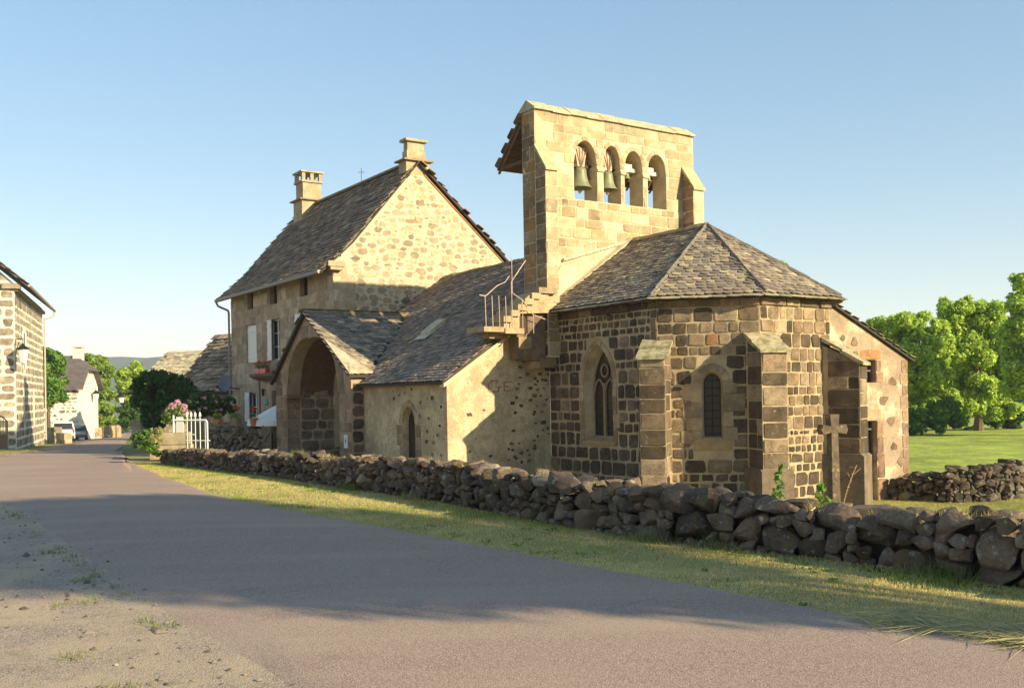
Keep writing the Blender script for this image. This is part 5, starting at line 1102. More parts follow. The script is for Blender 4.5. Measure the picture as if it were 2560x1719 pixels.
def drywall(o, path, topz, thick, size, pal, mat, coremat, key, both=True, step=.02, zoff=None, topscale=1.2):
    P = resample(path, .1); L = [0.0]
    for a, b in zip(P[:-1], P[1:]): L.append(L[-1] + float(np.linalg.norm(b - a)))
    T = L[-1]
    def pos(s):
        i = min(len(P) - 2, max(0, int(np.searchsorted(L, s)) - 1)); f = (s - L[i]) / max(1e-9, L[i + 1] - L[i]); d = P[i + 1] - P[i]; d = d / np.linalg.norm(d); return P[i] + f * (P[i + 1] - P[i]), d
    n = int(T / step); sky = np.full(n, -.06); frac = lambda s: s / T
    lefty = np.array([1.0])
    guard = 0
    while guard < 6000:
        guard += 1
        top = np.array([topz(frac(i * step)) for i in range(n)]) if guard == 1 else top
        open_ = sky < top - .07
        if not open_.any(): break
        masked = np.where(open_, sky, 9); i = int(masked.argmin()); z0 = sky[i]
        a = i
        while a > 0 and sky[a - 1] <= z0 + .05 and i - a < 60: a -= 1
        b = i
        while b < n - 1 and sky[b + 1] <= z0 + .05 and b - i < 60: b += 1
        ext = (b - a + 1) * step; sz = size(frac(i * step)); w = rg.choice([rg.uniform(.45, .9), rg.uniform(.8, 1.9)]) * sz * (topscale if z0 > top[i] - .3 else 1)
        if ext < w * 1.25: w = ext
        h = min(max(w * rg.uniform(.5, .95), sz * .45), sz * 1.3, top[i] - z0 + .06); h = max(h, .07)
        w = max(w, .06); k = max(1, int(round(w / step))); a2 = a if w == ext or rg.random() < .5 else b - k + 1; a2 = max(0, min(a2, n - k)); sky[a2:a2 + k] = np.maximum(sky[a2:a2 + k], z0 + h * .94)
        s = (a2 + k / 2) * step; c, d = pos(s); nrm = np.array([d[1], -d[0]])      # road side
        if nrm @ -c < 0: nrm = -nrm
        dep = min(thick * .62, max(.22, w * rg.uniform(.7, 1.1))); yaw = math.atan2(d[1], d[0]) + rg.normal(0, .08)
        zb = (zoff(*c) if zoff else ground(*c))
        last = z0 + h > top[min(n - 1, a2 + k // 2)] - .10
        cc = c - nrm * (dep * .42 + rg.uniform(-.03, .04)); v = rock(w * 1.16, dep, h * 1.2, yaw, rg.normal(0, .09)) + np.array([*cc, zb + z0 + h / 2])
        vd = np.array([0, 0, EYE]) - v.mean(axis=0); dist = np.linalg.norm(vd); px, py = project(v.mean(axis=0)) if v[:, 1].mean() > 1 else (-99, 0)
        see = w * h / dist ** 2 if -30 < px < 2590 and -30 < py < 1740 else 0
        piece(key, v, ICO_F, pick(pal), mat, o, see)
        if last or rg.random() < .45:                                  # back row and top fill
            c2 = c - nrm * (thick - dep * .42 + rg.uniform(-.04, .04)) + d * rg.uniform(-.1, .1); v = rock(w * 1.15, thick * .62, h * 1.15, yaw, rg.normal(0, .09)) + np.array([*c2, zb + z0 + h / 2 + rg.uniform(-.03, .01)])
            piece(key, v, ICO_F, pick(pal), mat, o, see * .6 if last else 0)
    q = MB(); S_ = np.linspace(0, T, max(6, int(T / .4))); rows = []
    for s in S_:
        c, d = pos(s); nrm = np.array([d[1], -d[0]]); nrm = nrm if nrm @ -c > 0 else -nrm; z = zoff(*c) if zoff else ground(*c); t = topz(frac(s)) - .10
        rows.append([(*(c - nrm * .24), z - .2), (*(c - nrm * .24), z + t), (*(c - nrm * (thick - .14)), z + t), (*(c - nrm * (thick - .14)), z - .5)])
    vs = [p for r in rows for p in r]; fs = [(4 * i + k, 4 * i + k + 4, 4 * i + k + 5, 4 * i + k + 1) for i in range(len(rows) - 1) for k in range(3)]
    fs += [(0, 1, 2, 3), tuple(4 * (len(rows) - 1) + k for k in (3, 2, 1, 0))]; q.add(vs, fs); q.build('core', coremat, o)
WPATH = [(9.0, 3.6), (6.6, 7.3), (4.99, 9.76), (4.08, 11.23), (2.89, 12.47), (1.92, 13.33), (.52, 15.33), (-1.42, 18.78), (-3.56, 21.8), (-6.53, 25.97), (-10.38, 30.61), (-11.2, 31.59)]
al = arc(WPATH); AT = al[-1]; tops = [.62, .62, .64, .58, .60, .72, .70, .69, .66, .56, .46, .44]
def wtop(f): return float(np.interp(f * AT, al, tops)) + .035 * math.sin(f * 140) + .03 * math.sin(f * 61 + 1)
wsize = lambda f: float(np.interp(f, [0, .28, .42, .6, 1], [.30, .29, .25, .20, .165]))
M_core = noisy('wall_earth', (.035, .025, .018), .3, 3, 20, .6, .02)
wall = thing('dry_stone_wall', (2.0, 13.4, 0), 'long low dry stone wall of dark field stones along the road verge', 'wall')
drywall(wall, WPATH, wtop, .66, wsize, PAL_WALL, M_wallstone, M_core, ('wall', 'stone')); 
for it in PIECES[('wall', 'stone')]: pass
def flush_rocks(key, limit):
    L = sorted(PIECES.pop(key, []), key=lambda q: -q[5]); rest = []
    for i, (v, f, t, m, part, see) in enumerate(L):
        if i < limit and see > 0: mesh_ob('stone', v, f, m, part, [t] * len(v), smooth=True, origin=v.mean(axis=0)).data.set_sharp_from_angle(angle=R(32))
        else: rest.append((v, f, t, m, part))
    if rest:
        q = MB(); [q.add(v, f, t) for v, f, t, m, p in rest]; tag(q.build('stone_fill', rest[0][3], rest[0][4], smooth=True), kind='stuff').data.set_sharp_from_angle(angle=R(32))
flush_rocks(('wall', 'stone'), 300)
# wall round the churchyard, right
RP = [(10.75, 29.2), (12.2, 27.9), (13.4, 28.0), (15.2, 28.9), (18.5, 30.2), (23, 31.5)]
rw = thing('field_wall', (13.5, 28.2, -.9), 'dark tumbled stone wall between the lawn and the green meadow', 'wall')
drywall(rw, RP, lambda f: .55 + .45 * sstep(.0, .3, f) + .05 * math.sin(f * 60), .7, lambda f: .24, [(3, (.075, .055, .042)), (2, (.11, .085, .065)), (.7, (.17, .14, .11))], M_wallstone, M_core, ('rw', 'stone')); flush_rocks(('rw', 'stone'), 220)
# garden wall in front of the house terrace
GP = [tuple(W3(-23.5, -4.3, 0)[:2]), tuple(W3(-20, -4.15, 0)[:2]), tuple(W3(-17.5, -4.0, 0)[:2])]
gwl = thing('garden_wall', W3(-20, -4.2, 0), 'old garden wall of rough stones below the house terrace', 'wall')
drywall(gwl, GP, lambda f: 1.0 + .03 * math.sin(f * 20), .6, lambda f: .28, [(3, (.17, .125, .085)), (2, (.12, .085, .06)), (1, (.25, .19, .13))], M_wallstone, M_core, ('gw', 'stone')); flush_rocks(('gw', 'stone'), 120)
q = MB(); q.prism([W3(-27, -3.8, .985), W3(-17.45, -3.6, .985), W3(-17.45, HN + .02, .985), W3(-27, HN + .02, .985)], (0, 0, -1.2)); tag(q.build('terrace', noisy('terrace_earth', (.22, .17, .11), .3, 2, 15, .5, .02)), 'raised terrace in front of the house', kind='structure')

# ---- grass blades
def foliage(name, trans=.35, rough=.6):
    m, nt, b = nodes_of(name); a = N_(nt, 'ShaderNodeAttribute', attribute_name='tint'); nt.links.new(a.outputs['Color'], b.inputs['Base Color']); b.inputs['Roughness'].default_value = rough; b.inputs['Specular IOR Level'].default_value = .25
    tr = N_(nt, 'ShaderNodeBsdfTranslucent'); hs = N_(nt, 'ShaderNodeHueSaturation'); hs.inputs['Value'].default_value = 1.5; nt.links.new(a.outputs['Color'], hs.inputs['Color']); nt.links.new(hs.outputs[0], tr.inputs['Color'])
    mx = N_(nt, 'ShaderNodeMixShader'); mx.inputs[0].default_value = trans; nt.links.new(b.outputs[0], mx.inputs[1]); nt.links.new(tr.outputs[0], mx.inputs[2]); nt.links.new(mx.outputs[0], nt.nodes['Material Output'].inputs['Surface']); return m
M_blade = foliage('grass_blade', .3); M_leaf = foliage('leaf', .35)
def fbm(x, y, s, seed=0): return np.sin(x * s + seed) * np.cos(y * s * 1.3 - seed) + .6 * np.sin(x * s * 2.3 + y * s * 1.7 + seed * 2) + .4 * np.cos(y * s * 3.1 - x * s * 2.7 + seed)
def blades(name, pts, hmin, hmax, wid, cols, label, zs=None, seed=0, green=.0):
    n = len(pts); x, y = pts[:, 0], pts[:, 1]; z = np.array([ground(a, b) for a, b in pts]) if zs is None else zs
    g = fbm(x, y, 1.9, seed) * .5 + fbm(x, y, .7, seed + 3) * .4 + rg.normal(0, .45, n) + green
    h = rg.uniform(hmin, hmax, n) * (1 + .5 * (g > .4)); a = rg.uniform(0, 2 * np.pi, n); w = wid * rg.uniform(.6, 1.4, n); le = rg.normal(0, .55, (n, 2)) * h[:, None]
    b0 = np.column_stack([x - np.cos(a) * w, y - np.sin(a) * w, z - .01]); b1 = np.column_stack([x + np.cos(a) * w, y + np.sin(a) * w, z - .01]); tp = np.column_stack([x + le[:, 0], y + le[:, 1], z + h])
    V = np.stack([b0, b1, tp], 1).reshape(-1, 3); F = np.arange(3 * n).reshape(n, 3)
    dry, gr = np.array(cols[0]), np.array(cols[1]); t = np.clip((g + .2) * .9, 0, 1)[:, None]; c = (dry * (1 - t) + gr * t) * rg.uniform(.7, 1.3, (n, 1))
    return tag(np_mesh(name, V, F, M_blade, tint=np.repeat(c, 3, 0), kind='stuff'), label)
# verge between road and wall
def between(A, B, n, near):
    A, B = resample_n(A, 400), resample_n(B, 400); A, B = np.array(A), np.array(B); i = (rg.random(n) ** near * 398).astype(int); t = rg.random(n)[:, None]; j = rg.random(n)[:, None]
    return (A[i] + (A[i + 1] - A[i]) * j) * (1 - t) + (B[i] + (B[i + 1] - B[i]) * j) * t
RE = [(9.4, 1.2), (3.86, 7.57), (2.57, 9.35), (1.12, 11.3), (-1.08, 14.11), (-3.61, 17.36), (-6.16, 20.82), (-8.99, 25.8), (-12.0, 31.3)]
WB = [(9.0, 3.6), (4.99, 9.76), (4.08, 11.23), (2.89, 12.47), (.52, 15.33), (-1.42, 18.78), (-3.56, 21.8), (-6.53, 25.97), (-11.2, 31.59)]
RE2 = [(x - .12, y - .12) for x, y in RE]; WB2 = [(x + .05, y + .05) for x, y in WB]
DRY, GRN = (.66, .52, .20), (.23, .32, .045)
blades('verge_grass', between(RE2, WB2, 150000, 1.25), .008, .032, .0045, (DRY, GRN), 'short dry grass verge between the road and the stone wall', green=-.05)
blades('verge_tufts', between(RE, WB, 5000, 1.25), .035, .08, .005, ((.40, .33, .12), (.15, .24, .04)), 'taller grass tufts on the verge', seed=5, green=.3)
# lawn behind the wall, right
pts = np.column_stack([rg.uniform(5.5, 17, 60000), rg.uniform(10, 29, 60000)]); pts = np.array([p for p in pts if (p[0] > 9.3 or p[1] < 21) and abs(p[0]) / p[1] < .56])
blades('lawn_grass', pts, .02, .06, .006, ((.46, .38, .13), (.22, .28, .045)), 'mown lawn behind the stone wall', seed=2)
pts = np.column_stack([rg.uniform(-24, -16.5, 14000), rg.uniform(34, 62, 14000)]); pts = np.array([p for p in pts if p[0] < np.interp(p[1], [36, 38, 45, 52, 60], [-19.2, -19.5, -21.5, -23.2, -24.2])])
blades('left_verge_grass', pts, .05, .14, .012, ((.33, .28, .10), (.16, .20, .04)), 'grass strip below the roadside house', seed=7)
pts = np.array([Lg[i] for i in rg.integers(8, len(Lg), 1500)]) + rg.normal(0, .05, (1500, 2)); cl = np.repeat(np.column_stack([rg.uniform(-6.5, -1.6, 22), rg.uniform(6, 15, 22)]), 60, axis=0); cl = cl + rg.normal(0, .09, cl.shape)
m_ = fbm(pts[:, 0], pts[:, 1], 1.4, 1) > .35; pts = np.vstack([pts[m_], cl[cl[:, 0] < np.interp(cl[:, 1], [6.9, 8.38, 10.98, 14.6], [-1.7, -2.76, -4.5, -6.9]) - .1]])
blades('gravel_weeds', pts, .02, .06, .005, ((.25, .24, .07), (.12, .19, .03)), 'sparse weeds along the edge of the gravel', zs=np.full(len(pts), .02), seed=3, green=.4)
# ================================================================ VEGETATION
RG = dict(R1=(0, 640, 2.903), R7=(1760, 640, 2.306), R11=(0, 640, 3.136), R12=(300, 820, 4.612))
def cpx(r, x, y): a = RG[r]; return a[0] + x / a[2], a[1] + y / a[2]
def leaves(parent, clumps, per, size, cols, name='crown', mat=None, flat=.0, shell=.55, sub=0):
    # clumps: (centre, (rx, ry, rz)); leaf = folded rhombus, two faces
    C, Rr_ = [], []
    if sub:                                                            # break every clump into ragged sprays
        nc = []
        for c, r in clumps:
            r = np.asarray(r); d = rg.normal(size=(sub, 3)); d /= np.linalg.norm(d, axis=1)[:, None]
            nc += [(np.asarray(c) + d[i] * r * rg.uniform(.55, .95), r * rg.uniform(.26, .60)) for i in range(sub)]
        clumps = nc
    for c, r in clumps:
        k = int(per * (r[0] * r[1] * r[2]) ** (2 / 3)); k = max(20, k); d = rg.normal(size=(k, 3)); d /= np.linalg.norm(d, axis=1)[:, None]
        rad = (shell + (1.08 - shell) * rg.random(k) ** .6)[:, None]; lump = 1 + .16 * np.sin(d[:, :1] * 7 + c[0]) * np.cos(d[:, 1:2] * 6 + c[2])
        C.append(np.asarray(c) + d * rad * lump * np.asarray(r)); Rr_.append(d)
    C = np.vstack(C); D = np.vstack(Rr_); n = len(C)
    nr = D * .8 + rg.normal(size=(n, 3)) * .7 + np.array([0, 0, .35]); nr /= np.linalg.norm(nr, axis=1)[:, None]
    t = np.cross(nr, rg.normal(size=(n, 3))); t /= np.linalg.norm(t, axis=1)[:, None]; b = np.cross(nr, t); s = size * rg.uniform(.6, 1.35, (n, 1))
    V = np.stack([C - t * s, C + b * s * .5 + nr * s * .12, C + t * s, C - b * s * .5 + nr * s * .12], 1).reshape(-1, 3); i = np.arange(n)[:, None] * 4
    F = np.vstack([i + np.array([[0, 1, 2]]), i + np.array([[0, 2, 3]])])
    cl = np.array([c for _, c in cols]); w = np.array([a for a, _ in cols], float); cc = cl[rg.choice(len(cl), n, p=w / w.sum())] * rg.uniform(.75, 1.25, (n, 1))
    return np_mesh(name, V, F, mat or M_leaf, parent, np.repeat(cc, 4, 0))
def trunk(parent, base, clumps, r0, mat, fork=.35, seed=0):
    base = np.asarray(base, float); cs = [np.asarray(c) for c, _ in clumps]; ctr = np.mean(cs, axis=0); top = max(c[2] for c in cs); q = MB()
    fk = base + (ctr - base) * fork * .9; fk[2] = base[2] + (top - base[2]) * fork; mid = (base + fk) / 2 + np.array([rg.normal(0, .06), 0, 0])
    q.bar(base - (0, 0, .2), mid, r0 * 1.15, 9, r0 * .85); q.bar(mid, fk, r0 * .85, 9, r0 * .62)
    for c in cs:
        m = fk + (c - fk) * .5 + np.array([rg.normal(0, .15), rg.normal(0, .15), abs(rg.normal(0, .15))]); q.bar(fk, m, r0 * .38, 6, r0 * .22); q.bar(m, c, r0 * .22, 5, r0 * .06)
    return q.build('trunk', mat, parent)
M_bark = noisy('bark', (.13, .095, .065), .35, 4, 20, .7, .02, stretch=(1, 1, .25))
G_ASH = [(w_, (c_[0] * 1.55, c_[1] * 1.42, c_[2] * 1.5)) for w_, c_ in [(3, (0.219, 0.324, 0.045)), (3, (0.280, 0.394, 0.056)), (1.5, (0.149, 0.245, 0.038)), (.8, (0.403, 0.473, 0.088))]]
G_LIME = [(3, (0.333, 0.420, 0.061)), (2, (0.420, 0.490, 0.088)), (2, (0.210, 0.315, 0.049))]
G_MID = [(3, (0.112, 0.203, 0.036)), (2, (0.158, 0.270, 0.045)), (1, (0.075, 0.135, 0.027))]
G_DARK = [(3, (0.060, 0.123, 0.027)), (2, (0.090, 0.173, 0.033)), (1, (0.042, 0.083, 0.019)), (.4, (0.150, 0.240, 0.045))]
def tree_px(name, label, region, D, cl, base_px, per, size, cols, r0, cat='tree', group=None, depth=1.0):
    s = D / FPX / RG[region][2]; clumps = []
    for x, y, r in cl:
        p = at(*cpx(region, x, y), D + rg.uniform(-.5, .5) * r * s * 1.6 * depth); clumps.append((p, (r * s * rg.uniform(1., 1.2), r * s * depth * 1.1, r * s * rg.uniform(.8, 1.0))))
    b = at(*cpx(region, *base_px), D); b[2] = ground(b[0], b[1])
    o = thing(name, b, label, cat, group); leaves(o, clumps, per, size, cols, sub=11 if r0 else 7, shell=.25); 
    if r0: trunk(o, b, clumps, r0, M_bark)
    return o
TR = 'trees beyond the meadow'
tree_px('ash_tree', 'leafy ash tree next to the annex roof', 'R7', 64, [(1050, 430, 85), (1130, 390, 75), (1250, 395, 85), (1330, 450, 80), (1200, 520, 105), (1100, 530, 90), (1320, 580, 95), (1230, 680, 105), (1350, 710, 85), (1400, 830, 70), (1290, 820, 85), (1220, 880, 70), (1180, 780, 80), (1400, 900, 60), (1300, 910, 70), (1200, 600, 90)], (1235, 1000), 1900, .13, G_ASH, .22, group=TR)
tree_px('ash_tree', 'tall round ash tree standing alone at the meadow edge', 'R7', 66, [(1430, 310, 85), (1520, 295, 75), (1620, 330, 85), (1690, 400, 65), (1480, 430, 105), (1600, 470, 115), (1700, 530, 85), (1550, 600, 125), (1680, 680, 105), (1490, 730, 90), (1620, 800, 100), (1720, 790, 80), (1560, 860, 70), (1480, 870, 70), (1660, 890, 65), (1740, 880, 65), (1440, 600, 80), (1770, 650, 70)], (1580, 1000), 1900, .13, G_ASH, .30, group=TR)
tree_px('ash_tree', 'dark tree cut by the right edge of the picture', 'R7', 58, [(1850, 150, 65), (1815, 260, 55), (1870, 330, 90), (1800, 410, 55), (1860, 520, 100), (1800, 630, 80), (1860, 760, 100), (1900, 640, 150), (1960, 400, 160), (2000, 700, 160), (1980, 200, 120)], (1960, 1000), 1900, .13, G_ASH, .34, group=TR)
tree_px('hedge_bush', 'bush at the foot of the ash tree by the meadow', 'R7', 61, [(1230, 940, 70), (1300, 920, 75), (1370, 950, 65), (1190, 985, 45), (1440, 960, 60), (1400, 880, 60)], (1300, 1020), 1500, .13, G_MID, 0, 'bush')
tree_px('hedge_bush', 'low dark bushes under the tall ash tree', 'R7', 68, [(1480, 955, 50), (1540, 985, 35), (1660, 950, 45), (1740, 955, 50), (1820, 945, 60), (1700, 930, 50)], (1600, 1010), 1500, .13, G_DARK, 0, 'bush')
tree_px('ash_tree', 'treetop peeping over the apse roof', 'R7', 52, [(425, 45, 22), (455, 60, 22), (400, 130, 60), (480, 150, 60), (440, 300, 130), (470, 450, 120)], (450, 1000), 1500, .15, G_ASH, .2, group=TR)
tree_px('garden_tree', 'green tree between the roadside house and the white house', 'R11', 80, [(355, 760, 50), (420, 810, 60), (380, 880, 70), (460, 900, 50), (400, 970, 80), (470, 990, 45), (390, 1070, 75), (455, 1090, 55), (375, 1140, 60), (330, 900, 90)], (370, 1440), 1300, .20, [(3, (.12, .23, .036)), (2, (.16, .29, .045)), (1, (.075, .14, .028))], .2)
tree_px('street_tree', 'tall loose tree behind the chimney of the white house', 'R11', 118, [(690, 830, 55), (790, 805, 45), (750, 890, 75), (840, 890, 55), (800, 980, 75), (770, 1090, 75), (850, 1090, 65), (760, 1210, 60), (840, 1220, 65), (720, 1150, 50), (800, 1300, 55), (870, 1290, 45)], (800, 1400), 1100, .26, [(2, (.22, .31, .05)), (2, (.27, .36, .06)), (1, (.14, .21, .035))], .22)
tree_px('street_tree', 'yellow-green rounded tree where the road bends out of sight', 'R1', 108, [(900, 860, 55), (980, 825, 55), (1030, 860, 45), (920, 950, 65), (1000, 940, 65), (890, 1040, 45), (950, 1040, 50), (1040, 950, 50)], (1000, 1240), 1100, .26, G_LIME, .22)
tree_px('shadow_foliage', 'dark foliage put in for the shadow at the road bend', 'R1', 104, [(880, 1130, 35), (930, 1120, 45), (985, 1130, 45), (900, 1190, 45), (960, 1190, 50), (1010, 1190, 40), (1040, 1120, 60)], (940, 1240), 1100, .22, G_DARK, 0, 'shadow_foliage')  # leaf mass added in dark colours to stand for shadow under the tree
tree_px('round_tree', 'dense dark round-headed tree in the garden', 'R12', 47, [(240, 650, 95), (370, 570, 95), (490, 590, 105), (600, 610, 105), (720, 640, 85), (800, 690, 75), (290, 780, 115), (440, 760, 125), (580, 780, 115), (700, 780, 95), (320, 890, 85), (490, 900, 95), (400, 970, 65), (225, 850, 70), (600, 890, 80), (300, 1010, 60), (400, 1060, 60), (500, 1020, 70), (610, 990, 60), (450, 1120, 55), (330, 1100, 50)], (380, 1200), 1900, .12, G_DARK, .16)
tree_px('flowering_shrub', 'dark shrub with pale pink blossoms below the satellite dish', 'R12', 43.5, [(880, 780, 75), (980, 810, 80), (1090, 860, 85), (1190, 880, 75), (1270, 840, 50), (990, 920, 80), (1110, 950, 80), (840, 900, 75), (1290, 940, 55), (900, 980, 80), (760, 930, 70)], (1000, 1080), 2000, .09, G_DARK, 0, 'shrub')
# blossoms
def blossoms(parent, spots, n, spread, size, cols, D, region='R12', name='blossom'):
    cl = []
    for x, y in spots: p = at(*cpx(region, x, y), D); cl.append((p, (spread,) * 3))
    return leaves(parent, cl, n, size, cols, name, shell=.1)
PINK = [(2, (.62, .33, .42)), (1, (.72, .48, .52))]; RED = [(2, (.60, .03, .02)), (1, (.70, .08, .03))]
sh_ = [o for o in COL.objects if o.name.startswith('flowering_shrub')][0]
blossoms(sh_, [(980, 800), (920, 935), (990, 920), (1165, 940), (1110, 840), (1280, 860), (850, 960)], 6000, .07, .045, PINK, 42.6)
b = at(*cpx('R12', 690, 1180), 36); b[2] = .2
ro = thing('pink_rose_bush', b, 'pink flowering bush beside the white iron gate', 'shrub')
blossoms(ro, [(600, 895), (640, 880), (575, 915), (670, 850), (740, 905), (750, 940), (550, 985), (655, 975), (700, 990), (765, 980), (620, 905)], 5000, .10, .05, PINK, 36)
leaves(ro, [(at(*cpx('R12', x, y), 36.1), (r, r, r)) for x, y, r in ((600, 980, .28), (680, 1000, .3), (740, 1010, .25), (640, 930, .22), (560, 1030, .25))], 2600, .06, G_MID, 'foliage')
q = MB(); q.bar(at(*cpx('R12', 690, 1180), 36), at(*cpx('R12', 690, 900), 36), .02); q.build('stem', M_bark, ro)
tree_px('verge_plant', 'light green clump of leaves at the end of the stone wall', 'R12', 31.5, [(280, 1350, 60), (340, 1400, 55), (390, 1410, 50), (330, 1320, 45), (420, 1440, 35)], (330, 1470), 2600, .07, [(2, (.12, .22, .035)), (1, (.18, .28, .05)), (1, (.08, .15, .025))], 0, 'plant')
tree_px('verge_plant', 'darker bush behind the leaf clump at the wall end', 'R12', 34.5, [(190, 1290, 60), (250, 1240, 60), (300, 1270, 60), (210, 1350, 50), (330, 1200, 45)], (230, 1400), 2400, .07, G_MID, 0, 'plant')
tree_px('verge_plant', 'dry straw-coloured flower stalks in front of the stone gate pier', 'R12', 33, [(430, 1210, 50), (400, 1260, 55), (450, 1280, 45), (380, 1320, 45), (460, 1180, 30)], (430, 1400), 2400, .06, [(2, (.42, .36, .17)), (1, (.30, .28, .10)), (1, (.20, .24, .06))], 0, 'plant')
# far wood closing the horizon
cl = []
for i in range(90):
    x = -260 + 560 * i / 89; y = 250 + 40 * math.sin(i * .7) + rg.uniform(-15, 15)
    if -150 < x / y * 100 < -8 or x > 40: cl.append((np.array([x, y, ground(x, y) - 1.2 + rg.uniform(1.5, 3)]), (rg.uniform(5, 9), 4, rg.uniform(2.5, 4.2))))
fwd = leaves(None, cl, 260, .55, [(2, (.07, .105, .025)), (1, (.11, .14, .035)), (1, (.05, .075, .02))], 'far_woodland'); tag(fwd, 'far line of woodland closing the fields', kind='stuff')
# big tree on the near side of the road, out of the picture: it shades the road
def qlh(q, l, h): return np.array([-sh[1] * q - sh[0] * l, sh[0] * q - sh[1] * l, h])
CR = [(8.6, 5.9, 1.1), (9.8, 6.1, 1.3), (11.0, 6.9, 1.3), (7.2, 6.9, 1.2), (8.6, 7.2, 1.5), (10.0, 7.7, 1.6), (11.5, 8.2, 1.4), (6.4, 7.9, 1.3), (7.8, 8.5, 1.6), (9.4, 9.2, 1.5), (11.0, 9.4, 1.4), (12.2, 9.3, 1.0), (10.2, 10.2, .8), (5.6, 8.6, 1.0), (7.0, 9.6, 1.2), (8.4, 10.0, 1.1)]
b = qlh(9.3, -12, 0); b[2] = ground(b[0], b[1]); bt_ = thing('unseen_lime_tree', b, 'large unseen roadside lime tree that shades the road', 'tree')
cl = [(qlh(q_ + .3, -12 + rg.uniform(-1, 1), h_ * 1.147), (r_ * 1.0, r_ * 1.0, r_ * .95)) for q_, h_, r_ in CR]; leaves(bt_, cl, 1500, .12, G_MID, shell=.2); trunk(bt_, b, cl, .28, M_bark, .4)
# plants on and behind the stone wall
def sprig(name, label, px, py, D, h, n, cols, size=.05, cat='plant'):
    p = at(px, py, D); gz = ground(p[0], p[1])
    if cat == 'plant' and p[2] - gz < 1.2 and D > 16: h += p[2] - gz; n += int((p[2] - gz) / .09); p[2] = gz
    o = thing(name, p, label, cat); q = MB(); q.bar(p, p + (0, 0, h), .008, 5); q.build('stem', plain('green_stem', (.10, .14, .04), .7), o)
    leaves(o, [(p + np.array([rg.normal(0, .04), rg.normal(0, .04), h * (k + .6) / n]), (.09 * (1.25 - k / n), .09, .05)) for k in range(n)], 1500, size, cols, 'foliage', shell=.2); return o
sprig('nettle_plant', 'tall nettle standing before the middle buttress', *cpx('R7', 435, 1400), 17.5, .62, 8, [(2, (.13, .22, .05)), (1, (.20, .30, .08))])
sprig('nettle_plant', 'nettle growing between wall stones near the cross', *cpx('R7', 685, 1475), 14.6, .42, 6, [(2, (.15, .26, .04)), (1, (.22, .34, .06))])
sprig('nettle_plant', 'low green weed on the wall below the tall nettle', *cpx('R7', 395, 1420), 16.8, .16, 3, [(2, (.13, .23, .04)), (1, (.20, .30, .06))])
p = at(*cpx('R7', 790, 1480), 14.8); o = thing('dry_stalk', p, 'dry bent plant stalk on the wall before the stone cross', 'plant')
q = MB(); e_ = at(*cpx('R7', 880, 1205), 14.9); pts = [p + (e_ - p) * t + np.array([0, 0, .06 * math.sin(t * 3.1)]) for t in np.linspace(0, 1, 9)]; q.tube(pts, .008, 5)
for t in np.linspace(.2, .95, 12): c = p + (e_ - p) * t; q.bar(c, c + rg.normal(0, .05, 3) + (0, 0, .05), .005, 4)
q.build('stem', plain('dry_stem', (.33, .22, .12), .8), o)
# grass along the wall top and foot, cut hay on the road edge
Wp = np.array(resample(WPATH[2:], .05)); k = rg.integers(0, len(Wp), 4200); j = fbm(Wp[k, 0], Wp[k, 1], 2.2, 4); m_ = j > .55; tp = Wp[k][m_]; tp = tp + np.column_stack([rg.uniform(0, .3, len(tp)), rg.uniform(.1, .5, len(tp))])
zt = np.array([wtop(float(np.interp(i * .05 / (AT - al[2]), [0, 1], [al[2] / AT, 1]))) for i in k[m_]]) - .04
blades('wall_top_grass', tp, .05, .14, .005, ((.42, .36, .14), (.20, .24, .05)), 'tufts of dry grass on top of the stone wall', zs=zt, seed=8)
k = rg.integers(0, len(Wp), 9000); j = fbm(Wp[k, 0], Wp[k, 1], 1.1, 9); m_ = j > .2; tp = Wp[k][m_] + rg.normal(0, .06, (m_.sum(), 2)) - np.array([.05, .05])
blades('wall_foot_grass', tp, .05, .18, .005, ((.34, .28, .11), (.10, .17, .03)), 'longer grass at the foot of the stone wall', seed=6, green=.2)
n = 1500; hp_ = np.array([(4.0, 7.75), (3.3, 8.35), (4.6, 7.6), (4.3, 7.5), (5.2, 6.9)])[rg.integers(0, 5, n)] + rg.normal(0, .2, (n, 2)); a = rg.uniform(0, np.pi, n); L_ = rg.uniform(.08, .3, n); dz = rg.uniform(.04, .08, n)
V = np.stack([np.column_stack([hp_[:, 0] - np.cos(a) * L_, hp_[:, 1] - np.sin(a) * L_, dz]), np.column_stack([hp_[:, 0] + .004, hp_[:, 1] + .004, dz + .012]), np.column_stack([hp_[:, 0] + np.cos(a) * L_, hp_[:, 1] + np.sin(a) * L_, dz + rg.uniform(-.01, .03, n)]), np.column_stack([hp_[:, 0] - .004, hp_[:, 1] - .004, dz + .006])], 1).reshape(-1, 3)
tag(np_mesh('cut_hay', V, np.arange(4 * n).reshape(n, 4), M_blade, tint=np.repeat(np.array([(.46, .40, .19)]) * rg.uniform(.6, 1.2, (n, 1)), 4, 0), kind='stuff'), 'cut hay lying on the edge of the road')

# rosettes of broad-leaved weeds in the verge
n = 150; wp = between(RE, WB, n, 1.3); m_ = fbm(wp[:, 0], wp[:, 1], .8, 2) > -.1
wl = leaves(None, [(np.array([x, y, ground(x, y) + .012]), (rg.uniform(.05, .16), rg.uniform(.05, .14), .02)) for x, y in wp[m_]], 5200, .022, [(2, (.16, .26, .045)), (1, (.22, .32, .06)), (1, (.11, .18, .03))], 'verge_weeds', shell=.05); tag(wl, 'low broad-leaved weeds in the dry verge', kind='stuff')
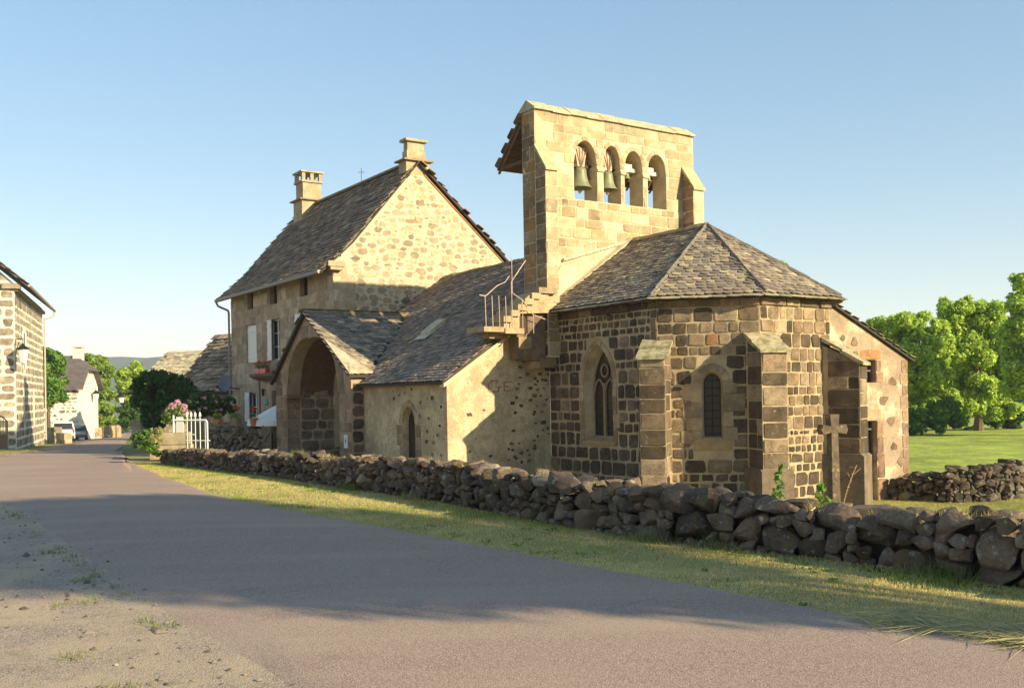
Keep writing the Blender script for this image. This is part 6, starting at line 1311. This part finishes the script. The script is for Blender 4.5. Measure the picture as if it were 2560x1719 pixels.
# haze: the far hill fades to blue
q = MB(); q.box((-3200, -2100, -70), (6400, 0, 0), (0, 6300, 0), (0, 0, 190)); m = bpy.data.materials.new('haze_air'); m.use_nodes = True; nt = m.node_tree; nt.nodes.clear()
vo_ = nt.nodes.new('ShaderNodeVolumePrincipled'); vo_.inputs['Color'].default_value = (.80, .88, 1.0, 1); vo_.inputs['Density'].default_value = .00030; ou = nt.nodes.new('ShaderNodeOutputMaterial'); nt.links.new(vo_.outputs[0], ou.inputs['Volume'])
tag(q.build('haze', m, origin=(0, 0, 0)), 'thin morning haze over the valley', kind='stuff')
# ================================================================ SMALL THINGS
# stone cross behind the wall
cb = np.array([7.07, 22.0, -.75]); cro = thing('stone_cross', cb, 'slender stone cross with lichened arms behind the stone wall', 'cross')
M_cross = noisy('cross_stone', (.125, .09, .06), .3, 4, 25, .6, .01, spots=(((.40, .32, .12), 6, .58, .68, .5), (PALE, 8, .62, .7, .3)))
ux = np.array([.95, .31, 0]); uy = np.array([-.31, .95, 0])
q = MB(); q.prism([cb - ux * .105 - uy * .11, cb + ux * .105 - uy * .11, cb + ux * .085 - uy * .08 + (0, 0, 1.80), cb - ux * .085 - uy * .08 + (0, 0, 1.80)], uy * .19); q.build('shaft', M_cross, cro)
q = MB(); z = 1.86
for s in (-1, 1):
    q.prism([cb + ux * s * .10 - uy * .085 + (0, 0, z - .06), cb + ux * s * .30 - uy * .085 + (0, 0, z - .10), cb + ux * s * .34 - uy * .085 + (0, 0, z + .0), cb + ux * s * .30 - uy * .085 + (0, 0, z + .12), cb + ux * s * .10 - uy * .085 + (0, 0, z + .08)], uy * .19)
q.prism([cb - ux * .10 - uy * .09 + (0, 0, 1.80), cb + ux * .10 - uy * .09 + (0, 0, 1.80), cb + ux * .10 - uy * .09 + (0, 0, 2.0), cb + ux * .12 - uy * .09 + (0, 0, 2.20), cb - ux * .12 - uy * .09 + (0, 0, 2.20), cb - ux * .10 - uy * .09 + (0, 0, 2.0)], uy * .2); q.build('cross_arms', M_cross, cro)
q = MB(); q.box(cb - ux * .3 - uy * .25 - (0, 0, .3), ux * .6, uy * .5, (0, 0, .55)); q.build('base', M_cross, cro)
# white iron gate and its stone piers
g0, g1 = at(*cpx('R12', 622, 1360), 33.4), at(*cpx('R12', 1010, 1370), 33.0); gd = g1 - g0; gd[2] = 0; GL = np.linalg.norm(gd); gd /= GL; g0[2] = .35
gate = thing('iron_gate', g0, 'white wrought iron garden gate with spear finials', 'gate'); zt_ = 1.35
q = MB(); q.bar(g0, g0 + (0, 0, 1.17), .03, 8); q.build('post', M_white, gate); e1 = g0 + gd * GL; 
q = MB(); q.tube([e1, e1 + (0, 0, .93), e1 - gd * .06 + (0, 0, 1.0), e1 - gd * GL + (0, 0, 1.0)], .026, 8); q.build('frame', M_white, gate)
q = MB(); q.bar(g0 + gd * .5 + (0, 0, .32), e1 + gd * .1 + (0, 0, .32), .018); q.build('rail', M_white, gate)
q = MB(); q.bar(g0 + gd * .5 + (0, 0, .52), g0 + gd * .85 + (0, 0, .52), .018); q.build('rail', M_white, gate)
for k, x in enumerate((.44, .56, .68, .82, .97)):
    q = MB(); c = g0 + gd * (x * GL * 1.0 - .04); top = 1.10 if k < 4 else 1.0; q.bar(c, c + (0, 0, top), .014, 6)
    if k < 4: q.lathe(c + (0, 0, top), [(.001, 0), (.045, .02), (.03, .06), (.045, .08), (.001, .19)], 8)
    q.build('bar', M_white, gate)
q = MB(); q.box(g0 + gd * .10 + (0, 0, .42), gd * .28, np.array([-gd[1], gd[0], 0]) * .02, (0, 0, .70)); q.build('mailbox_panel', M_white, gate)
PALB = [(1, (.42, .33, .21)), (1, (.34, .26, .165))]
def block_pier(name, label, p, w, d, hs, cat='pillar', pal=PALB):
    o = thing(name, p, label, cat); z = p[2]
    for h in hs:
        q = MB(); k = rnd.uniform(.9, 1.0); x0 = p + np.array([-w * k / 2, -d / 2, z - p[2]]); q.box(x0, (w * k, 0, 0), (0, d, 0), (0, 0, h - .02), pick(pal)); q.build('block', M_ashlar, o); z += h
    return o
pp = at(*cpx('R12', 600, 1370), 33.6); pp[2] = .05; block_pier('gate_pier', 'pale stone block pier in front of the white gate', pp, 1.25, .7, (.5, .42, ))
pp = at(*cpx('R12', 205, 1130), 52); pp[2] = ground(pp[0], pp[1]); block_pier('gate_pier', 'small stone pier at the far garden entrance', pp, .55, .5, (.55, .5, .45))
# wooden gate by the porch
w0, w1 = W3(-17.35, -4.05, .1), W3(-16.5, -4.05, .1); wd = (w1 - w0) / np.linalg.norm(w1 - w0); wg = thing('wooden_gate', w0, 'weathered wooden picket gate beside the porch', 'gate')
for k in range(6):
    q = MB(); q.box(w0 + wd * (.02 + k * .155), wd * .09, (0, 0, .86 + (.08 if k == 0 else 0)), np.cross(wd, (0, 0, 1)) * .02); q.build('picket', noisy('grey_wood', (.20, .15, .105), .3, 5, 30, .3, .004), wg)
M_gw = bpy.data.materials['grey_wood']; nrm = np.cross(wd, (0, 0, 1)) * .03
for z in (.2, .82): q = MB(); q.box(w0 + (0, 0, z) + nrm * .8, wd * .95, (0, 0, .07), nrm); q.build('rail', M_gw, wg)
q = MB(); q.prism([w0 + nrm * .8 + (0, 0, .22), w0 + nrm * .8 + (0, 0, .30), w0 + nrm * .8 + wd * .92 + (0, 0, .84), w0 + nrm * .8 + wd * .92 + (0, 0, .76)], nrm); q.build('brace', M_gw, wg)
# white canvas cover by the porch
pb = W3(-18.3, -3.0, .99); ps = thing('canvas_cover', pb, 'white canvas cover peaking beside the porch on the terrace', 'cover'); n_ = 12; vs = []; fs = []
for k, (rr, zz) in enumerate(((1.25, 0), (1.22, .22), (.75, .45), (.35, .68), (.04, .82))):
    for i in range(n_): a = 2 * math.pi * i / n_; w_ = 1 + .05 * math.cos(i * math.pi); vs.append(pb + np.array([rr * w_ * math.cos(a), rr * w_ * math.sin(a), zz]))
fs = [(k * n_ + i, k * n_ + (i + 1) % n_, (k + 1) * n_ + (i + 1) % n_, (k + 1) * n_ + i) for k in range(4) for i in range(n_)]
q = MB(); q.add(vs, fs); q.build('canvas', plain('white_canvas', (.80, .77, .70), .8), ps)
# flower boxes
M_terra = noisy('terracotta', (.48, .17, .07), .2, 5, 30, .2, .003); M_pinkpot = plain('magenta_plastic', (.55, .02, .14), .4)
def planter(label, c, L, h, mat, bloom, d=None, leafc=G_MID):
    c = np.asarray(c, float); o = thing('flower_pot', c, label, 'flower pot'); d = np.array([*E2, 0]) if d is None else d; n = np.cross(d, (0, 0, 1)); q = MB()
    if L > .35: q.prism([c - d * L / 2 - n * .09, c + d * L / 2 - n * .09, c + d * (L / 2 + .03) - n * .11 + (0, 0, h), c - d * (L / 2 + .03) - n * .11 + (0, 0, h)], n * .2)
    else: q.lathe(c, [(.001, 0), (L * .36, 0), (L * .46, h * .8), (L * .52, h * .8), (L * .52, h), (.001, h)], 14)
    q.build('pot', mat, o); k = max(1, int(L / .22))
    leaves(o, [(c + d * ((i + .5) / k - .5) * L + (0, 0, h + .10), (.14, .14, .13)) for i in range(k)], 2600, .05, leafc, 'foliage', shell=.2)
    for cols, cnt, zz in bloom: leaves(o, [(c + d * rnd.uniform(-.45, .45) * L + n * rnd.uniform(-.1, .1) + (0, 0, h + zz + rnd.uniform(0, .10)), (.065, .065, .055)) for _ in range(cnt)], 7000, .035, cols, 'blossom', shell=.1)
MAG = [(1, (.62, .06, .25)), (1, (.70, .15, .38))]
f_b = lambda e, d, z: fh.p(u_(e), z, d)
planter('magenta flower box with pink geraniums on the balcony ledge', f_b(-22.0, .45, 3.08), .62, .2, M_pinkpot, [(MAG, 4, .16), (RED, 2, .2)])
planter('red flower box with red geraniums on the balcony ledge', f_b(-21.3, .45, 3.08), .62, .2, plain('red_plastic', (.55, .05, .06), .4), [(RED, 4, .2), (MAG, 2, .16)])
planter('terracotta trough with yellow flowers on the terrace wall', W3(-22.0, -4.3, 1.02), .8, .2, M_terra, [([(1, (.65, .50, .03))], 5, .12)])
planter('brown trough with orange geraniums on the terrace wall', W3(-19.7, -4.3, 1.02), .8, .26, noisy('brown_trough', (.24, .15, .09), .2, 5, 30, .2, .003), [([(1, (.70, .12, .03))], 3, .34)], leafc=[(1, (.18, .26, .04)), (1, (.12, .2, .03))])
planter('round terracotta pot with red geraniums before the glazed door', W3(-17.9, -4.2, 1.0), .34, .3, M_terra, [(RED, 3, .3)])
# lantern and blue bird ornament on the facade
q = MB(); c = f_b(-22.55, .1, 2.15); q.bar(c, c + (0, 0, .22), .05, 6); q.bar(c + (0, 0, .26), c + fh.N * -.1 + (0, 0, .26), .015); q.lathe(c + (0, 0, .22), [(.10, 0), (.001, .1)], 6); tag(q.build('wall_lamp', M_iron), 'small dark lamp on the house wall by the glazed door', 'wall lamp')
q = MB(); c = f_b(-22.35, .03, 1.85)
for s in (-1, 1): q.prism([c, c + fh.U * s * .16 + (0, 0, .16), c + fh.U * s * .20 + (0, 0, .02), c + fh.U * s * .10 + (0, 0, -.1)], fh.N * .02)
tag(q.build('butterfly_ornament', plain('turquoise', (.10, .42, .48), .4)), 'turquoise butterfly ornament on the house wall', 'ornament')
# iron gate at the left edge
i0 = at(*cpx('R11', -60, 1510), 52); i1 = at(*cpx('R11', 58, 1510), 53.5); i0[2] = i1[2] = ground(i1[0], i1[1]) - .1; dd = (i1 - i0); LL = np.linalg.norm(dd); dd /= LL
ig = thing('dark_gate', (i0 + i1) / 2, 'dark iron gate leaf below the roadside house', 'gate')
q = MB(); 
for x in (0, LL): q.bar(i0 + dd * x, i0 + dd * x + (0, 0, 1.65), .05, 6)
q.tube([i0 + dd * LL * t + np.array([0, 0, 1.65 + .3 * math.sin(math.pi * t)]) for t in np.linspace(0, 1, 9)], .035); q.bar(i0 + (0, 0, .2), i1 + (0, 0, .2), .03); q.bar(i0 + (0, 0, .9), i1 + (0, 0, .9), .03); q.build('frame', M_iron, ig)
for k in range(1, 9): q = MB(); c = i0 + dd * LL * k / 9; q.bar(c + (0, 0, .2), c + (0, 0, 1.65 + .3 * math.sin(math.pi * k / 9)), .018); q.build('bar', M_iron, ig)
q = MB(); q.box(i0 + (0, 0, .2) + np.array([.02, .04, 0]), dd * LL, (0, 0, .7), (0, .02, 0)); q.build('sheet_panel', M_iron, ig)
# parked cars
def car(name, label, c, yaw, Lc, Wc, Hc, paint, hood, back):
    o = thing(name, c, label, 'car', 'parked cars'); f = np.array([math.cos(yaw), math.sin(yaw), 0]); s = np.array([-f[1], f[0], 0]); P = lambda a, b, z: np.asarray(c) + f * a + s * b + np.array([0, 0, z])
    prof = [(-Lc / 2, .32), (-Lc / 2 - .05, .55), (-Lc / 2, .85), (-Lc / 2 + .06, Hc * .58), (-Lc / 2 + back, Hc * .97), (-Lc / 2 + back + .5, Hc), (Lc * .02, Hc * .99), (Lc * .12, Hc * .94), (Lc / 2 - hood, Hc * .60), (Lc / 2 - .2, Hc * .50), (Lc / 2, .62), (Lc / 2, .32)]
    vs, fs = [], []; n = len(prof)
    secs = [(-Wc / 2, .0), (-Wc / 2 + .06, .03), (0, .05), (Wc / 2 - .06, .03), (Wc / 2, .0)]
    for b_, dz in secs:
        for x, z in prof:
            t = max(0, (z - Hc * .55) / (Hc * .45)); vs.append(P(x * (1 - .01 * abs(b_)), b_ * (1 - .16 * t), z + (dz if z > Hc * .5 else 0)))
    for k in range(4):
        for i in range(n): j = (i + 1) % n; fs.append((k * n + i, k * n + j, (k + 1) * n + j, (k + 1) * n + i))
    fs += [tuple(range(n))[::-1], tuple(4 * n + i for i in range(n))]
    q = MB(); q.add(vs, fs); q.build('body', paint, o, smooth=False)
    gl = plain('car_glass', (.03, .035, .035), .1, 0, .7); w = Wc / 2 * .86
    q = MB(); x0, z0, x1, z1 = -Lc / 2 + .085, Hc * .62, -Lc / 2 + back - .015, Hc * .93; nx = np.array([-(z1 - z0), 0, x1 - x0]); nx /= np.linalg.norm(nx); d = f * nx[0] * .02 + np.array([0, 0, nx[2] * .02])
    q.prism([P(x0, -w, z0) + d, P(x0, w, z0) + d, P(x1, w * .88, z1) + d, P(x1, -w * .88, z1) + d], d * .8); q.build('rear_window', gl, o)
    for sd in (-1, 1):
        q = MB(); yb = sd * (Wc / 2 * .985); yt = sd * (Wc / 2 * .87); q.prism([P(-Lc / 2 + .35, yb, Hc * .60), P(Lc / 2 - hood - .1, yb, Hc * .60), P(Lc * .10, yt, Hc * .91), P(-Lc / 2 + back + .2, yt, Hc * .91)], s * sd * .012); q.build('side_window', gl, o)
        q = MB(); q.box(P(-Lc / 2 - .03, sd * (Wc / 2 - .10) - .06, Hc * .46), s * .12, f * .06, (0, 0, .30)); q.build('tail_light', plain('red_lens', (.45, .03, .02), .3), o)
        for xa in (-Lc * .31, Lc * .31):
            q = MB(); cc = P(xa, sd * (Wc / 2 - .12), .33); q.bar(cc, cc + s * sd * .14, .33, 16); wo_ = q.build('wheel', plain('tyre', (.02, .02, .02), .8), o); q = MB(); q.bar(cc + s * sd * .141, cc + s * sd * .15, .2, 12); q.build('rim', plain('alloy', (.4, .4, .4), .4, .5), wo_)
    q = MB(); q.box(P(-Lc / 2 - .10, -Wc / 2 + .05, .34), s * (Wc - .1), f * .12, (0, 0, .22)); q.build('bumper', plain('dark_bumper', (.10, .10, .10), .6), o)
    q = MB(); q.box(P(-Lc / 2 - .07, -.26, .68), s * .52, f * .03, (0, 0, .11)); q.build('number_plate', M_white, o)
c1 = at(157, 1096, 86); c1[2] = ground(c1[0], c1[1]) + .0; car('parked_car', 'white off-road car parked by the low stone wall', c1, 2.02, 4.3, 1.8, 1.72, plain('white_car_paint', (.80, .78, .72), .3, 0, .5), 1.15, .28)
c2 = at(192, 1096, 92); c2[2] = ground(c2[0], c2[1]); car('parked_car', 'pale green car parked beyond the white car', c2, 2.02, 4.1, 1.7, 1.45, plain('green_car_paint', (.33, .38, .30), .3, 0, .5), 1.1, .55)
# low walls near the cars
def low_wall(name, label, a, b, h, pal, th=.45, hc=.3):
    a, b = np.asarray(a, float), np.asarray(b, float); z = min(ground(*a), ground(*b)) - .1; o = thing(name, (*(a + b) / 2, z), label, 'wall'); d = (b - a); L = np.linalg.norm(d); d3 = np.array([*d / L, 0]); f = Frame((*a, z), d3, np.cross(d3, (0, 0, 1)))
    if f.N[1] > 0: f.N = -f.N
    q = MB(); q.box(f.p(0, -.3, -.02), f.U * L, f.V * (h + .3), -f.N * th); q.build('core', M_mortar, o); courses((name, 'stone'), o, f, 0, L, 0, h, hc, (.9, 2.0), pal, M_ashlar, .04, .02, .03, .25)
    fe = Frame((*b, z), -f.N, d3); courses((name, 'stone'), o, fe, 0, th, 0, h, hc, (.9, 1.6), pal, M_ashlar, .04, .02, .03, .25); flush((name, 'stone'), 80, 'stone'); return o
PW_ = [(2, (.30, .23, .15)), (1, (.22, .165, .11)), (1, (.40, .32, .21))]
pA, pB = at(*cpx('R11', 370, 1440), 76)[:2], at(*cpx('R11', 430, 1445), 74)[:2]; low_wall('low_wall', 'low stone wall beside the parked cars', pA, pB, 1.35, PW_, .5, .4)
pA, pB = at(*cpx('R11', 440, 1445), 73)[:2], at(*cpx('R11', 508, 1440), 72)[:2]; low_wall('low_wall', 'sunlit end of the wall in front of the white car', pA, pB, .9, [(1, (.42, .33, .2)), (1, (.34, .26, .16))], .5, .4)
pA, pB = at(*cpx('R11', 725, 1440), 100)[:2], at(*cpx('R11', 800, 1440), 101)[:2]; low_wall('low_wall', 'low grey wall past the corner of the white house', pA, pB, 1.25, PW_, .5, .4)
pA, pB = at(*cpx('R11', 820, 1420), 108)[:2], at(*cpx('R11', 915, 1410), 112)[:2]; low_wall('low_wall', 'far pale wall along the grass where the road bends', pA, pB, 1.5, [(1, (.42, .36, .26))], .5, .45)
# far street lanterns
for px, py, D, lab in ((*cpx('R11', 752, 1085), 99, 'white hanging lantern near the eave of the white house'), (*cpx('R1', 882, 1030), 104, 'white hanging lantern against the yellow-green tree')):
    p = at(px, py, D); o = thing('hanging_lantern', p - (0, 0, .5), lab, 'street lamp'); q = MB(); q.lathe(p - (0, 0, .5), [(.001, 0), (.20, .05), (.32, .6), (.001, .6)], 6); q.build('lamp_glass', plain('white_lantern_glass', (.75, .72, .64), .4), o); q = MB(); q.lathe(p + (0, 0, .1), [(.42, 0), (.10, .3), (.001, .38)], 8); q.bar(p + (0, 0, .4), p + (0, 0, .6), .03); q.bar(p + (0, 0, .6), p + (-1.3, .6, .6), .03); q.build('lamp_hood', M_iron, o)  # lantern glass in one plain white
